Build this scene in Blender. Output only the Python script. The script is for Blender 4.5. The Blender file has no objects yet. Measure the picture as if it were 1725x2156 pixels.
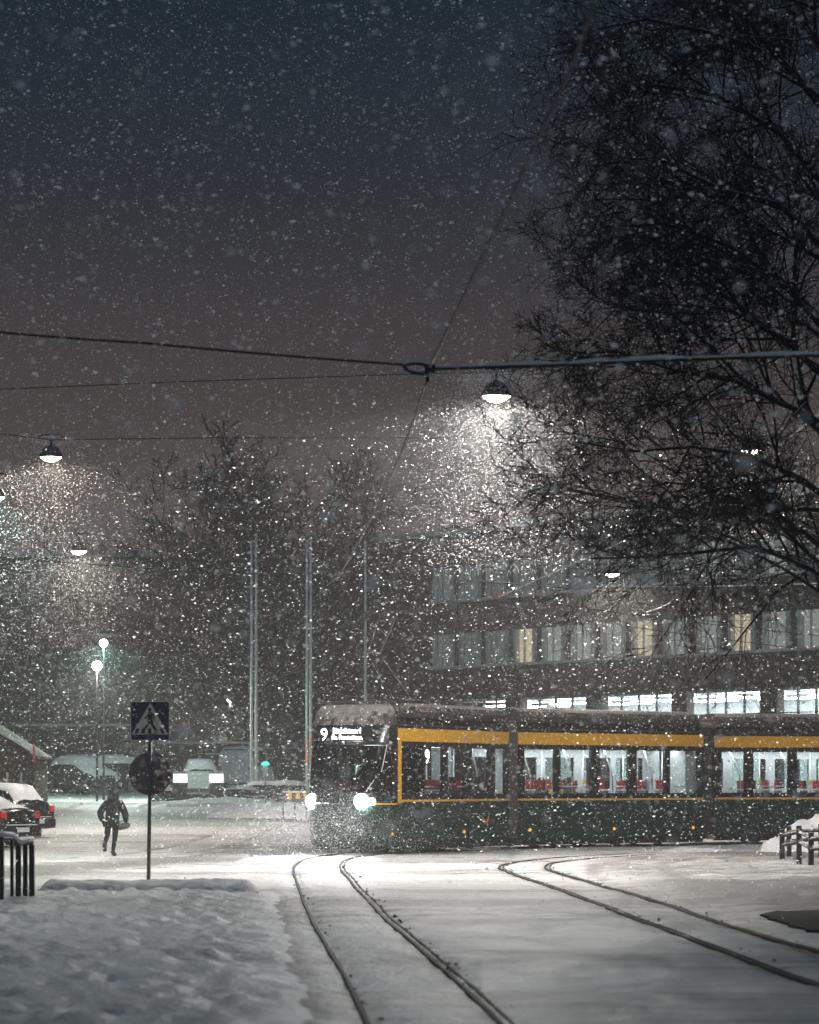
import bpy, bmesh, math, random
import numpy as np
from mathutils import Vector, Matrix

# ------------------------------------------------------------------ camera, sky, sun, exposure
scene = bpy.context.scene
H = 1.8                      # eye height
HOR = 1650.0                 # horizon row, in a 1725 x 2156 survey of the photograph
F = 6109.0                   # focal length in the same pixels (85 mm on a 24 x 30 mm frame)
cam_d = bpy.data.cameras.new('camera')
cam = bpy.data.objects.new('camera', cam_d)
scene.collection.objects.link(cam)
cam.location = (0, 0, H)
cam.rotation_euler = (math.radians(90), 0, 0)
cam_d.sensor_fit = 'VERTICAL'
cam_d.sensor_height = 30.0
cam_d.sensor_width = 24.0
cam_d.lens = 85.0
cam_d.shift_y = (HOR - 1078.0) / 2156.0
cam_d.clip_start = 0.5
cam_d.clip_end = 3000
cam_d.dof.use_dof = True
cam_d.dof.focus_distance = 76.0
cam_d.dof.aperture_fstop = 2.0
scene.camera = cam

world = bpy.data.worlds.new('World')
scene.world = world
world.use_nodes = True
wn = world.node_tree.nodes
wl = world.node_tree.links
wn.clear()
w_out = wn.new('ShaderNodeOutputWorld')
w_bg = wn.new('ShaderNodeBackground')
w_sky = wn.new('ShaderNodeTexSky')
w_sky.sky_type = 'NISHITA'
w_sky.sun_disc = False
w_sky.sun_elevation = math.radians(-4.0)
w_sky.sun_rotation = math.radians(200.0)
w_tc = wn.new('ShaderNodeTexCoord')
w_sep = wn.new('ShaderNodeSeparateXYZ')
w_ramp = wn.new('ShaderNodeValToRGB')          # city glow on low cloud, by elevation only
cr = w_ramp.color_ramp
cr.interpolation = 'B_SPLINE'
cr.elements[0].position = 0.0
cr.elements[0].color = (0.105, 0.085, 0.078, 1)
cr.elements[1].position = 1.0
cr.elements[1].color = (0.010, 0.020, 0.030, 1)
for p, c in ((0.09, (0.112, 0.090, 0.082, 1)), (0.155, (0.066, 0.056, 0.058, 1)), (0.20, (0.026, 0.032, 0.043, 1)), (0.27, (0.010, 0.021, 0.033, 1))):
    e = cr.elements.new(p)
    e.color = c
w_mix = wn.new('ShaderNodeMixRGB')
w_mix.blend_type = 'ADD'
w_mix.inputs['Fac'].default_value = 1.0
w_sc = wn.new('ShaderNodeMixRGB')
w_sc.blend_type = 'MULTIPLY'
w_sc.inputs['Fac'].default_value = 1.0
w_sc.inputs['Color2'].default_value = (0.05, 0.05, 0.05, 1)
wl.new(w_tc.outputs['Generated'], w_sep.inputs[0])
wl.new(w_sep.outputs['Z'], w_ramp.inputs['Fac'])
wl.new(w_sky.outputs['Color'], w_sc.inputs['Color1'])
wl.new(w_sc.outputs['Color'], w_mix.inputs['Color1'])
wl.new(w_ramp.outputs['Color'], w_mix.inputs['Color2'])
wl.new(w_mix.outputs['Color'], w_bg.inputs['Color'])
w_bg.inputs['Strength'].default_value = 1.0
wl.new(w_bg.outputs['Background'], w_out.inputs['Surface'])

sun_d = bpy.data.lights.new('sun', 'SUN')
sun_d.energy = 0.28
sun_d.angle = math.radians(60)
sun_d.color = (0.62, 0.85, 1.0)
sun = bpy.data.objects.new('sun', sun_d)
sun.rotation_euler = (math.radians(35), math.radians(8), 0)
scene.collection.objects.link(sun)

scene.view_settings.view_transform = 'Standard'
scene.view_settings.look = 'None'
scene.view_settings.exposure = 0.0
scene.view_settings.gamma = 1.0
scene.view_settings.use_curve_mapping = False
scene.render.engine = 'CYCLES'
cy = scene.cycles
cy.use_denoising = True
cy.max_bounces = 3
cy.use_adaptive_sampling = True
cy.adaptive_threshold = 0.02
cy.diffuse_bounces = 2
cy.glossy_bounces = 2
cy.transmission_bounces = 3
cy.volume_bounces = 0
cy.transparent_max_bounces = 12
cy.sample_clamp_indirect = 2.0
cy.sample_clamp_direct = 30.0
cy.caustics_reflective = False
cy.caustics_refractive = False

# ------------------------------------------------------------------ helpers
C = scene.collection
RNG = np.random.default_rng(11)
random.seed(5)


def W(px, py, d):
    """world point at distance d for a surveyed pixel"""
    return Vector(((px - 862.0) / F * d, d, H - (py - HOR) / F * d))


def GZ(x, y):
    """height of the ground"""
    t = min(max((1.5 - x) / 6.0, 0.0), 1.0)
    t = t * t * (3 - 2 * t)
    r = 0.024 * max(y - 73.0, 0.0)
    r = min(r, 1.9)
    return r * (t if y < 108 else max(t, min((y - 108) / 25.0, 1.0)))


def link(o):
    C.objects.link(o)
    return o


def tag(o, label=None, cat=None, group=None, kind=None):
    if label:
        o['label'] = label
    if cat:
        o['category'] = cat
    if group:
        o['group'] = group
    if kind:
        o['kind'] = kind
    return o


def empty(name, loc=(0, 0, 0), rz=0.0):
    o = bpy.data.objects.new(name, None)
    o.empty_display_size = 0.2
    o.location = loc
    o.rotation_euler = (0, 0, rz)
    return link(o)


class MB:
    def __init__(s):
        s.v = []
        s.f = []
        s.m = []

    def add(s, vs, fs, m=0):
        n = len(s.v)
        s.v.extend([tuple(p) for p in vs])
        s.f.extend([tuple(i + n for i in f) for f in fs])
        s.m.extend([m] * len(fs))
        return s

    def box(s, x0, x1, y0, y1, z0, z1, m=0):
        return s.add([(x0, y0, z0), (x1, y0, z0), (x1, y1, z0), (x0, y1, z0), (x0, y0, z1), (x1, y0, z1), (x1, y1, z1), (x0, y1, z1)],
                     [(0, 3, 2, 1), (4, 5, 6, 7), (0, 1, 5, 4), (1, 2, 6, 5), (2, 3, 7, 6), (3, 0, 4, 7)], m)

    def poly(s, pts, m=0):
        return s.add(pts, [tuple(range(len(pts)))], m)

    def prism(s, pts, off, m=0):
        """polygon pts extruded by vector off"""
        n = len(pts)
        o = Vector(off)
        a = [Vector(p) for p in pts]
        vs = a + [p + o for p in a]
        fs = [tuple(range(n - 1, -1, -1)), tuple(range(n, 2 * n))]
        fs += [(i, (i + 1) % n, n + (i + 1) % n, n + i) for i in range(n)]
        return s.add(vs, fs, m)

    def tube(s, pts, rad, n=6, m=0, cap=True):
        pts = [Vector(p) for p in pts]
        if not hasattr(rad, '__len__'):
            rad = [rad] * len(pts)
        vs, fs = [], []
        k = len(pts)
        for i, p in enumerate(pts):
            t = (pts[min(i + 1, k - 1)] - pts[max(i - 1, 0)])
            if t.length < 1e-9:
                t = Vector((0, 0, 1))
            t.normalize()
            a = t.cross(Vector((0, 0, 1)))
            if a.length < 1e-3:
                a = t.cross(Vector((1, 0, 0)))
            a.normalize()
            b = a.cross(t)
            for j in range(n):
                an = 2 * math.pi * j / n
                vs.append(p + (a * math.cos(an) + b * math.sin(an)) * rad[i])
        for i in range(k - 1):
            for j in range(n):
                fs.append((i * n + j, i * n + (j + 1) % n, (i + 1) * n + (j + 1) % n, (i + 1) * n + j))
        if cap:
            fs.append(tuple(range(n - 1, -1, -1)))
            fs.append(tuple((k - 1) * n + j for j in range(n)))
        return s.add(vs, fs, m)

    def lathe(s, prof, n=20, ax=(0, 0, 0), m=0, axis='z'):
        vs, fs = [], []
        for (r, z) in prof:
            for j in range(n):
                a = 2 * math.pi * j / n
                if axis == 'z':
                    vs.append((ax[0] + r * math.cos(a), ax[1] + r * math.sin(a), ax[2] + z))
                elif axis == 'y':
                    vs.append((ax[0] + r * math.cos(a), ax[1] + z, ax[2] + r * math.sin(a)))
                else:
                    vs.append((ax[0] + z, ax[1] + r * math.cos(a), ax[2] + r * math.sin(a)))
        for i in range(len(prof) - 1):
            for j in range(n):
                fs.append((i * n + j, i * n + (j + 1) % n, (i + 1) * n + (j + 1) % n, (i + 1) * n + j))
        return s.add(vs, fs, m)

    def grid(s, rows, m=0, close=False):
        nr, nc = len(rows), len(rows[0])
        vs = [p for r in rows for p in r]
        fs = []
        for i in range(nr - 1):
            for j in range(nc - 1 + (1 if close else 0)):
                fs.append((i * nc + j, i * nc + (j + 1) % nc, (i + 1) * nc + (j + 1) % nc, (i + 1) * nc + j))
        return s.add(vs, fs, m)

    def mesh(s, name, mats, smooth=False):
        me = bpy.data.meshes.new(name)
        me.from_pydata(s.v, [], s.f)
        if not isinstance(mats, (list, tuple)):
            mats = [mats]
        for q in mats:
            me.materials.append(q)
        if len(mats) > 1:
            me.polygons.foreach_set('material_index', s.m)
        if smooth:
            me.polygons.foreach_set('use_smooth', [True] * len(me.polygons))
        me.update()
        return me

    def build(s, name, mats, parent=None, smooth=False, fix=True):
        me = s.mesh(name, mats, smooth)
        if fix:
            bm = bmesh.new()
            bm.from_mesh(me)
            bmesh.ops.recalc_face_normals(bm, faces=bm.faces)
            bm.to_mesh(me)
            bm.free()
        o = bpy.data.objects.new(name, me)
        if parent:
            o.parent = parent
        return link(o)


def child(name, me, parent, loc=(0, 0, 0), rot=(0, 0, 0), scale=(1, 1, 1)):
    o = bpy.data.objects.new(name, me)
    o.parent = parent
    o.location = loc
    o.rotation_euler = rot
    o.scale = scale
    return link(o)


def bevel(o, w=0.02, seg=2):
    m = o.modifiers.new('bevel', 'BEVEL')
    m.width = w
    m.segments = seg
    m.limit_method = 'ANGLE'
    return o


def copy_tree(o, parent=None):
    c = o.copy()
    C.objects.link(c)
    if parent:
        c.parent = parent
    for ch in list(o.children):
        copy_tree(ch, c)
    return c


def text_mesh(txt, size, depth=0.004):
    cu = bpy.data.curves.new('lettering', 'FONT')
    cu.body = txt
    cu.size = size
    cu.extrude = depth
    cu.align_x = 'LEFT'
    cu.resolution_u = 3
    to = bpy.data.objects.new('lettering', cu)
    C.objects.link(to)
    dg = bpy.context.evaluated_depsgraph_get()
    me = bpy.data.meshes.new_from_object(to.evaluated_get(dg))
    bpy.data.objects.remove(to)
    return me


# value noise on the ground plane
_NT = RNG.random((256, 256))


def vnoise(x, y):
    x = np.asarray(x, float)
    y = np.asarray(y, float)
    xi = np.floor(x).astype(int)
    yi = np.floor(y).astype(int)
    fx = x - xi
    fy = y - yi
    fx = fx * fx * (3 - 2 * fx)
    fy = fy * fy * (3 - 2 * fy)
    a = _NT[xi % 256, yi % 256]
    b = _NT[(xi + 1) % 256, yi % 256]
    c = _NT[xi % 256, (yi + 1) % 256]
    d = _NT[(xi + 1) % 256, (yi + 1) % 256]
    return (a * (1 - fx) + b * fx) * (1 - fy) + (c * (1 - fx) + d * fx) * fy


def fbm(x, y, o=4):
    r = 0
    a = 0.5
    for k in range(o):
        r = r + a * vnoise(x * 2 ** k + 17.3 * k, y * 2 ** k + 9.1 * k)
        a *= 0.5
    return r


# ------------------------------------------------------------------ materials
MATS = {}


def mat(name, col, rough=0.6, metal=0.0, var=0.0, scale=8.0, bump=0.0, emit=None, estr=0.0, coat=0.0, spec=0.5, col2=None):
    m = bpy.data.materials.new(name)
    m.use_nodes = True
    nt = m.node_tree
    b = nt.nodes['Principled BSDF']
    b.inputs['Base Color'].default_value = (*col, 1)
    b.inputs['Roughness'].default_value = rough
    b.inputs['Metallic'].default_value = metal
    b.inputs['Specular IOR Level'].default_value = spec
    if coat:
        b.inputs['Coat Weight'].default_value = coat
        b.inputs['Coat Roughness'].default_value = 0.1
    tc = nt.nodes.new('ShaderNodeTexCoord')
    if var > 0 or bump > 0:
        nz = nt.nodes.new('ShaderNodeTexNoise')
        nz.inputs['Scale'].default_value = scale
        nz.inputs['Detail'].default_value = 5
        nt.links.new(tc.outputs['Object'], nz.inputs['Vector'])
        if var > 0:
            rp = nt.nodes.new('ShaderNodeValToRGB')
            rp.color_ramp.elements[0].position = 0.3
            rp.color_ramp.elements[1].position = 0.7
            c2 = col2 or tuple(min(1, c * (1 + var)) for c in col)
            c1 = tuple(c * (1 - var) for c in col) if not col2 else col
            rp.color_ramp.elements[0].color = (*c1, 1)
            rp.color_ramp.elements[1].color = (*c2, 1)
            nt.links.new(nz.outputs['Fac'], rp.inputs['Fac'])
            nt.links.new(rp.outputs['Color'], b.inputs['Base Color'])
        if bump > 0:
            bp = nt.nodes.new('ShaderNodeBump')
            bp.inputs['Strength'].default_value = bump
            bp.inputs['Distance'].default_value = 0.05
            nt.links.new(nz.outputs['Fac'], bp.inputs['Height'])
            nt.links.new(bp.outputs['Normal'], b.inputs['Normal'])
    if emit:
        b.inputs['Emission Color'].default_value = (*emit, 1)
        b.inputs['Emission Strength'].default_value = estr
    MATS[name] = m
    return m


def snow_topped(name, col, amount=0.35, rough=0.8, nscale=3.0, snow=(0.7, 0.7, 0.72)):
    """a dark material with snow lying on its upward faces"""
    m = mat(name, col, rough, var=0.3, scale=nscale)
    nt = m.node_tree
    b = nt.nodes['Principled BSDF']
    src = b.inputs['Base Color'].links[0].from_socket
    g = nt.nodes.new('ShaderNodeNewGeometry')
    sp = nt.nodes.new('ShaderNodeSeparateXYZ')
    nt.links.new(g.outputs['Normal'], sp.inputs[0])
    nz = nt.nodes.new('ShaderNodeTexNoise')
    nz.inputs['Scale'].default_value = nscale * 1.7
    nz.inputs['Detail'].default_value = 4
    nt.links.new(g.outputs['Position'], nz.inputs['Vector'])
    ad = nt.nodes.new('ShaderNodeMath')
    ad.operation = 'ADD'
    nt.links.new(sp.outputs['Z'], ad.inputs[0])
    nt.links.new(nz.outputs['Fac'], ad.inputs[1])
    rp = nt.nodes.new('ShaderNodeValToRGB')
    lo = 1.6 - amount
    rp.color_ramp.elements[0].position = 0.0
    rp.color_ramp.elements[1].position = 1.0
    mp = nt.nodes.new('ShaderNodeMapRange')
    mp.inputs['From Min'].default_value = lo - 0.1
    mp.inputs['From Max'].default_value = lo + 0.15
    nt.links.new(ad.outputs[0], mp.inputs['Value'])
    mx = nt.nodes.new('ShaderNodeMixRGB')
    nt.links.new(mp.outputs['Result'], mx.inputs['Fac'])
    nt.links.new(src, mx.inputs['Color1'])
    mx.inputs['Color2'].default_value = (*snow, 1)
    nt.links.new(mx.outputs['Color'], b.inputs['Base Color'])
    return m


def ground_snow(name, clean, dirty, amount, streak):
    """packed snow with grey patches: traffic slush on the road, painted lump shade on the pavement"""
    m = bpy.data.materials.new(name)
    m.use_nodes = True
    nt = m.node_tree
    b = nt.nodes['Principled BSDF']
    b.inputs['Roughness'].default_value = 0.55
    b.inputs['Specular IOR Level'].default_value = 0.3
    tc = nt.nodes.new('ShaderNodeTexCoord')

    def noise(scale, sx, sy, det=5, rough=0.6):
        mp = nt.nodes.new('ShaderNodeMapping')
        mp.inputs['Scale'].default_value = (sx, sy, 1)
        nz = nt.nodes.new('ShaderNodeTexNoise')
        nz.inputs['Scale'].default_value = scale
        nz.inputs['Detail'].default_value = det
        nz.inputs['Roughness'].default_value = rough
        nt.links.new(tc.outputs['Object'], mp.inputs['Vector'])
        nt.links.new(mp.outputs['Vector'], nz.inputs['Vector'])
        return nz.outputs['Fac']

    def math_(op, a, c):
        n = nt.nodes.new('ShaderNodeMath')
        n.operation = op
        for i, q in enumerate((a, c)):
            if isinstance(q, (int, float)):
                n.inputs[i].default_value = q
            else:
                nt.links.new(q, n.inputs[i])
        return n.outputs[0]

    big = noise(0.16, 0.5, 1.0, 3)
    st = noise(0.9, 0.35, 2.2, 6, 0.7)
    fine = noise(9.0, 1.0, 1.0, 4, 0.7)
    v = math_('ADD', math_('MULTIPLY', big, 0.9), math_('ADD', math_('MULTIPLY', st, streak), math_('MULTIPLY', fine, 0.25)))
    at = nt.nodes.new('ShaderNodeAttribute')
    at.attribute_name = 'slush'
    v = math_('ADD', v, math_('MULTIPLY', at.outputs['Fac'], 0.42))
    mr = nt.nodes.new('ShaderNodeMapRange')
    nt.links.new(v, mr.inputs['Value'])
    mr.inputs['From Min'].default_value = amount
    mr.inputs['From Max'].default_value = amount + 0.30
    mx = nt.nodes.new('ShaderNodeMixRGB')
    nt.links.new(mr.outputs['Result'], mx.inputs['Fac'])
    mx.inputs['Color1'].default_value = (*clean, 1)
    mx.inputs['Color2'].default_value = (*dirty, 1)
    nt.links.new(mx.outputs['Color'], b.inputs['Base Color'])
    bp = nt.nodes.new('ShaderNodeBump')
    bp.inputs['Strength'].default_value = 0.9
    bp.inputs['Distance'].default_value = 0.09
    hn = noise(5.0, 0.8, 1.2, 6, 0.65)
    nt.links.new(math_('ADD', hn, math_('MULTIPLY', fine, 0.4)), bp.inputs['Height'])
    nt.links.new(bp.outputs['Normal'], b.inputs['Normal'])
    return m


def glass(name, tint, gloss=0.08):
    m = bpy.data.materials.new(name)
    m.use_nodes = True
    nt = m.node_tree
    nt.nodes.clear()
    o = nt.nodes.new('ShaderNodeOutputMaterial')
    t = nt.nodes.new('ShaderNodeBsdfTransparent')
    t.inputs['Color'].default_value = (*tint, 1)
    g = nt.nodes.new('ShaderNodeBsdfGlossy')
    g.inputs['Roughness'].default_value = 0.06
    nz = nt.nodes.new('ShaderNodeTexNoise')
    nz.inputs['Scale'].default_value = 3.0
    mr = nt.nodes.new('ShaderNodeMapRange')
    mr.inputs['To Min'].default_value = gloss * 0.6
    mr.inputs['To Max'].default_value = gloss * 1.4
    mx = nt.nodes.new('ShaderNodeMixShader')
    nt.links.new(nz.outputs['Fac'], mr.inputs['Value'])
    nt.links.new(mr.outputs['Result'], mx.inputs['Fac'])
    nt.links.new(t.outputs[0], mx.inputs[1])
    nt.links.new(g.outputs[0], mx.inputs[2])
    nt.links.new(mx.outputs[0], o.inputs['Surface'])
    return m


def emitter(name, col, s):
    m = bpy.data.materials.new(name)
    if not name.startswith(('ceiling', 'shop')):
        m.cycles.emission_sampling = 'NONE'      # small or dim emitters: found by chance rays only
    m.use_nodes = True
    nt = m.node_tree
    nt.nodes.clear()
    o = nt.nodes.new('ShaderNodeOutputMaterial')
    e = nt.nodes.new('ShaderNodeEmission')
    e.inputs['Color'].default_value = (*col, 1)
    e.inputs['Strength'].default_value = s
    nt.links.new(e.outputs[0], o.inputs['Surface'])
    return m


def flake_mat():
    m = bpy.data.materials.new('snowflake')
    m.use_nodes = True
    nt = m.node_tree
    nt.nodes.clear()
    o = nt.nodes.new('ShaderNodeOutputMaterial')
    d = nt.nodes.new('ShaderNodeBsdfDiffuse')
    d.inputs['Color'].default_value = (0.95, 0.95, 0.95, 1)
    t = nt.nodes.new('ShaderNodeBsdfTranslucent')
    t.inputs['Color'].default_value = (0.95, 0.95, 0.95, 1)
    mx = nt.nodes.new('ShaderNodeAddShader')
    nt.links.new(d.outputs[0], mx.inputs[0])
    nt.links.new(t.outputs[0], mx.inputs[1])
    nt.links.new(mx.outputs[0], o.inputs['Surface'])
    return m


M_road = ground_snow('road_snow', (0.78, 0.77, 0.76), (0.22, 0.21, 0.205), 0.94, 0.85)
M_pave = ground_snow('pavement_snow', (0.78, 0.79, 0.80), (0.40, 0.40, 0.41), 0.66, 0.35)  # grey patches paint in the shade of lumps and footprints
M_snow = mat('snow', (0.80, 0.80, 0.81), 0.6, var=0.06, scale=6, bump=0.5)
M_slush = mat('slush', (0.04, 0.038, 0.036), 0.8, var=0.5, scale=14, bump=0.8)
M_steel = mat('rail_steel', (0.022, 0.021, 0.021), 0.8, 0.0, var=0.3, scale=5)
M_iron = mat('black_iron', (0.018, 0.019, 0.022), 0.5, var=0.3, scale=10)
M_wood = snow_topped('dark_wood', (0.025, 0.022, 0.02), 0.35, 0.8, 6)
M_wire = mat('wire', (0.02, 0.02, 0.022), 0.5, var=0.3, scale=5)
M_wire_snow = snow_topped('snowy_cable', (0.02, 0.02, 0.022), 1.0, 0.7, 2.0)
M_galv = mat('galvanised_post', (0.10, 0.10, 0.11), 0.5, 0.5, var=0.3, scale=9)
M_pole = mat('white_pole', (0.84, 0.88, 0.87), 0.4, var=0.08, scale=3)
M_bark = snow_topped('bark', (0.022, 0.019, 0.017), 0.42, 0.9, 5)
M_twig = mat('twig', (0.018, 0.015, 0.014), 0.9, var=0.3, scale=2)
M_bark_far = snow_topped('bark_far', (0.03, 0.026, 0.024), 0.3, 0.9, 4)
M_brick = mat('dark_brick', (0.075, 0.062, 0.058), 0.85, var=0.3, scale=1.6, bump=0.3)
M_conc = mat('pale_concrete', (0.66, 0.67, 0.67), 0.8, var=0.15, scale=1.2)
M_farwall = mat('dark_render', (0.06, 0.057, 0.055), 0.9, var=0.25, scale=0.4)
M_palewall = mat('pale_render', (0.30, 0.28, 0.26), 0.9, var=0.2, scale=0.5)
M_dkglass = mat('dark_glass', (0.03, 0.032, 0.036), 0.1, var=0.2, scale=0.6)
M_green = mat('tram_green', (0.007, 0.028, 0.023), 0.32, var=0.25, scale=3, coat=0.3)
M_yellow = mat('tram_yellow', (0.78, 0.39, 0.018), 0.4, var=0.08, scale=5)
M_black = mat('tram_black', (0.012, 0.012, 0.014), 0.25, var=0.2, scale=4)
M_rubber = mat('bellows_rubber', (0.05, 0.04, 0.038), 0.7, var=0.3, scale=9)
M_roof = snow_topped('tram_roof', (0.035, 0.028, 0.026), 0.62, 0.7, 4, (0.26, 0.23, 0.22))  # brown-grey snow colour carries the warm lamplight tint
M_intw = mat('interior_white', (0.62, 0.65, 0.66), 0.5, var=0.08, scale=3)
M_red = mat('seat_red', (0.30, 0.012, 0.02), 0.8, var=0.2, scale=12)
M_grey = mat('seat_grey', (0.14, 0.14, 0.15), 0.8, var=0.2, scale=12)
M_chrome = mat('grab_rail', (0.80, 0.82, 0.82), 0.3, 0.2, var=0.05, scale=4)
M_hiyel = mat('button_yellow', (0.8, 0.65, 0.05), 0.5, var=0.1, scale=9)
M_cloth = mat('dark_cloth', (0.014, 0.014, 0.017), 0.9, var=0.4, scale=12, bump=0.6)
M_denim = mat('dark_trousers', (0.012, 0.013, 0.018), 0.9, var=0.4, scale=12, bump=0.4)
M_skin = mat('skin', (0.45, 0.28, 0.21), 0.6, var=0.1, scale=20)
M_bag = mat('bag_cloth', (0.10, 0.095, 0.09), 0.8, var=0.5, scale=10)
M_tyre = mat('tyre', (0.015, 0.015, 0.016), 0.9, var=0.3, scale=12)
M_rim = mat('rim', (0.30, 0.30, 0.31), 0.4, 0.7, var=0.2, scale=7)
M_carb = mat('black_car_paint', (0.010, 0.011, 0.013), 0.2, var=0.2, scale=6, coat=0.5)
M_carg = mat('grey_car_paint', (0.05, 0.05, 0.055), 0.25, var=0.2, scale=6, coat=0.5)
M_carw = mat('white_car_paint', (0.65, 0.66, 0.66), 0.3, var=0.06, scale=6, coat=0.3)
M_carglass = mat('car_glass', (0.012, 0.013, 0.015), 0.08, var=0.2, scale=4)
M_tail = mat('tail_lamp', (0.55, 0.012, 0.015), 0.2, var=0.2, scale=15, emit=(1, 0.03, 0.03), estr=0.03)
M_tail_lit = mat('tail_lamp_bright', (0.7, 0.03, 0.015), 0.2, var=0.3, scale=18, emit=(1, 0.10, 0.04), estr=0.12)
M_plate = mat('number_plate', (0.6, 0.6, 0.58), 0.5, var=0.06, scale=9)
M_blue = mat('sign_blue', (0.012, 0.02, 0.06), 0.4, var=0.2, scale=9)
M_signw = mat('sign_white', (0.62, 0.57, 0.52), 0.45, var=0.12, scale=14)
M_back = mat('sign_back', (0.11, 0.09, 0.09), 0.6, var=0.35, scale=7)
M_stick = mat('sticker_pale', (0.55, 0.45, 0.34), 0.6, var=0.2, scale=12)
M_stick2 = mat('sticker_pink', (0.36, 0.20, 0.19), 0.6, var=0.2, scale=12)
M_stick3 = mat('sticker_black', (0.012, 0.012, 0.014), 0.6, var=0.2, scale=12)
M_shade = mat('lamp_shade', (0.10, 0.08, 0.075), 0.5, 0.3, var=0.3, scale=8)
M_lamp = emitter('lamp_glass', (1.0, 0.90, 0.80), 45)
M_lamp2 = emitter('lamp_glass_soft', (1.0, 0.90, 0.80), 22)
M_teal = emitter('lamp_glass_teal', (0.55, 1.0, 0.85), 40)
M_head = emitter('headlight', (0.95, 0.98, 1.0), 200)
M_disp = emitter('display_lit', (0.95, 0.97, 1.0), 7)
M_strip = emitter('ceiling_strip', (0.93, 0.98, 1.0), 15.0)
M_strip_dim = emitter('ceiling_strip_dim', (0.93, 0.98, 1.0), 6)
M_tube = emitter('shop_tube', (0.93, 1.0, 0.97), 70.0)
M_winlit = emitter('window_lit_cool', (0.75, 0.85, 0.80), 0.30)
M_winwarm = emitter('window_lit_warm', (1.0, 0.88, 0.62), 0.50)
M_windim = emitter('window_lit_dim', (0.75, 0.85, 0.82), 0.26)
M_winfaint = emitter('window_lit_faint', (0.75, 0.85, 0.86), 0.10)
M_amber = emitter('marker_amber', (1.0, 0.42, 0.04), 1.3)
M_orange = mat('orange_mark', (0.7, 0.17, 0.02), 0.5, var=0.2, scale=8)
M_tealobj = emitter('signal_teal', (0.1, 0.9, 0.7), 1.6)
M_lantern = emitter('pillar_lantern', (0.95, 1.0, 0.98), 1.6)
M_stone = snow_topped('pillar_stone', (0.10, 0.105, 0.105), 0.3, 0.85, 4)
M_leaf = mat('hedge_leaf', (0.030, 0.036, 0.028), 0.8, var=0.4, scale=6)
M_olive = mat('kiosk_olive', (0.05, 0.045, 0.018), 0.8, var=0.3, scale=3)
M_glasstram = glass('tram_glass', (0.86, 0.9, 0.9), 0.06)
M_glassdark = glass('tram_glass_dark', (0.26, 0.28, 0.29), 0.07)
M_flake = flake_mat()

# ------------------------------------------------------------------ ground
def seg_dist(x, y, pts):
    d = np.full(x.shape, 1e9)
    for (a, b) in zip(pts[:-1], pts[1:]):
        ax, ay = a
        bx, by = b
        vx, vy = bx - ax, by - ay
        t = np.clip(((x - ax) * vx + (y - ay) * vy) / (vx * vx + vy * vy), 0, 1)
        d = np.minimum(d, np.hypot(x - ax - t * vx, y - ay - t * vy))
    return d


def catmull(pts, step=0.12):
    P = [np.array(p, float) for p in pts]
    P = [2 * P[0] - P[1]] + P + [2 * P[-1] - P[-2]]
    out = []
    for i in range(1, len(P) - 2):
        n = max(2, int(np.linalg.norm(P[i + 1] - P[i]) / step))
        for k in range(n):
            t = k / n
            out.append(0.5 * ((2 * P[i]) + (-P[i - 1] + P[i + 1]) * t + (2 * P[i - 1] - 5 * P[i] + 4 * P[i + 1] - P[i + 2]) * t * t
                              + (-P[i - 1] + 3 * P[i] - 3 * P[i + 1] + P[i + 2]) * t ** 3))
    out.append(P[-2])
    return np.array(out)


# centre lines of the two tracks (surveyed)
T1 = catmull([(0.75, 8), (0.28, 20), (-0.27, 30), (-0.72, 37.2), (-1.12, 44.5), (-1.65, 55), (-1.95, 61), (-2.08, 66), (-2.02, 70), (-1.6, 73.8),
              (-0.3, 76.8), (1.67, 80.4), (4.9, 83.6), (8.0, 86.2), (11, 87.8), (16, 88.6), (24, 88.8)])
T2 = catmull([(5.0, 12), (4.35, 22), (3.95, 30), (3.55, 38), (3.18, 47), (2.72, 55), (2.45, 59.5), (2.38, 63), (2.8, 67), (4.1, 71.5),
              (6.2, 75.5), (9.3, 78.4), (14, 80.3), (24, 81.5)])


def smooth_line(pl, k=41):
    for _ in range(2):
        p = np.pad(pl, ((k // 2, k // 2), (0, 0)), mode='reflect', reflect_type='odd')
        pl = np.stack([np.convolve(p[:, j], np.ones(k) / k, mode='valid') for j in range(2)], 1)
    return pl


T1, T2 = smooth_line(T1), smooth_line(T2)


def offset(pl, d):
    t = np.gradient(pl, axis=0)
    t /= np.linalg.norm(t, axis=1)[:, None]
    n = np.stack([t[:, 1], -t[:, 0]], 1)          # to the right of travel
    return pl + n * d


def coords(spec):
    out = []
    for a, b, s in spec:
        out.append(np.arange(a, b, s))
    return np.concatenate(out)


gx = coords([(-900, -120, 120), (-120, -30, 10), (-30, -9, 1.0), (-9, 11, 0.14), (11, 30, 1.0), (30, 120, 10), (120, 901, 120)])
gy = coords([(-200, 0, 25), (0, 18, 1.0), (18, 82, 0.14), (82, 150, 0.6), (150, 300, 10), (300, 1600, 130)])
GX, GY = np.meshgrid(gx, gy)
tt = np.clip((1.5 - GX) / 6.0, 0, 1)
tt = tt * tt * (3 - 2 * tt)
rr = np.minimum(0.024 * np.maximum(GY - 73, 0), 1.9)
tt2 = np.where(GY < 108, tt, np.maximum(tt, np.clip((GY - 108) / 25, 0, 1)))
Zg = rr * tt2
fine = (GX > -9) & (GX < 11) & (GY > 18) & (GY < 95)
bumps = (fbm(GX * 0.9, GY * 0.35, 4) - 0.47) * 0.06 + (fbm(GX * 4, GY * 2.2, 3) - 0.44) * 0.032
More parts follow.
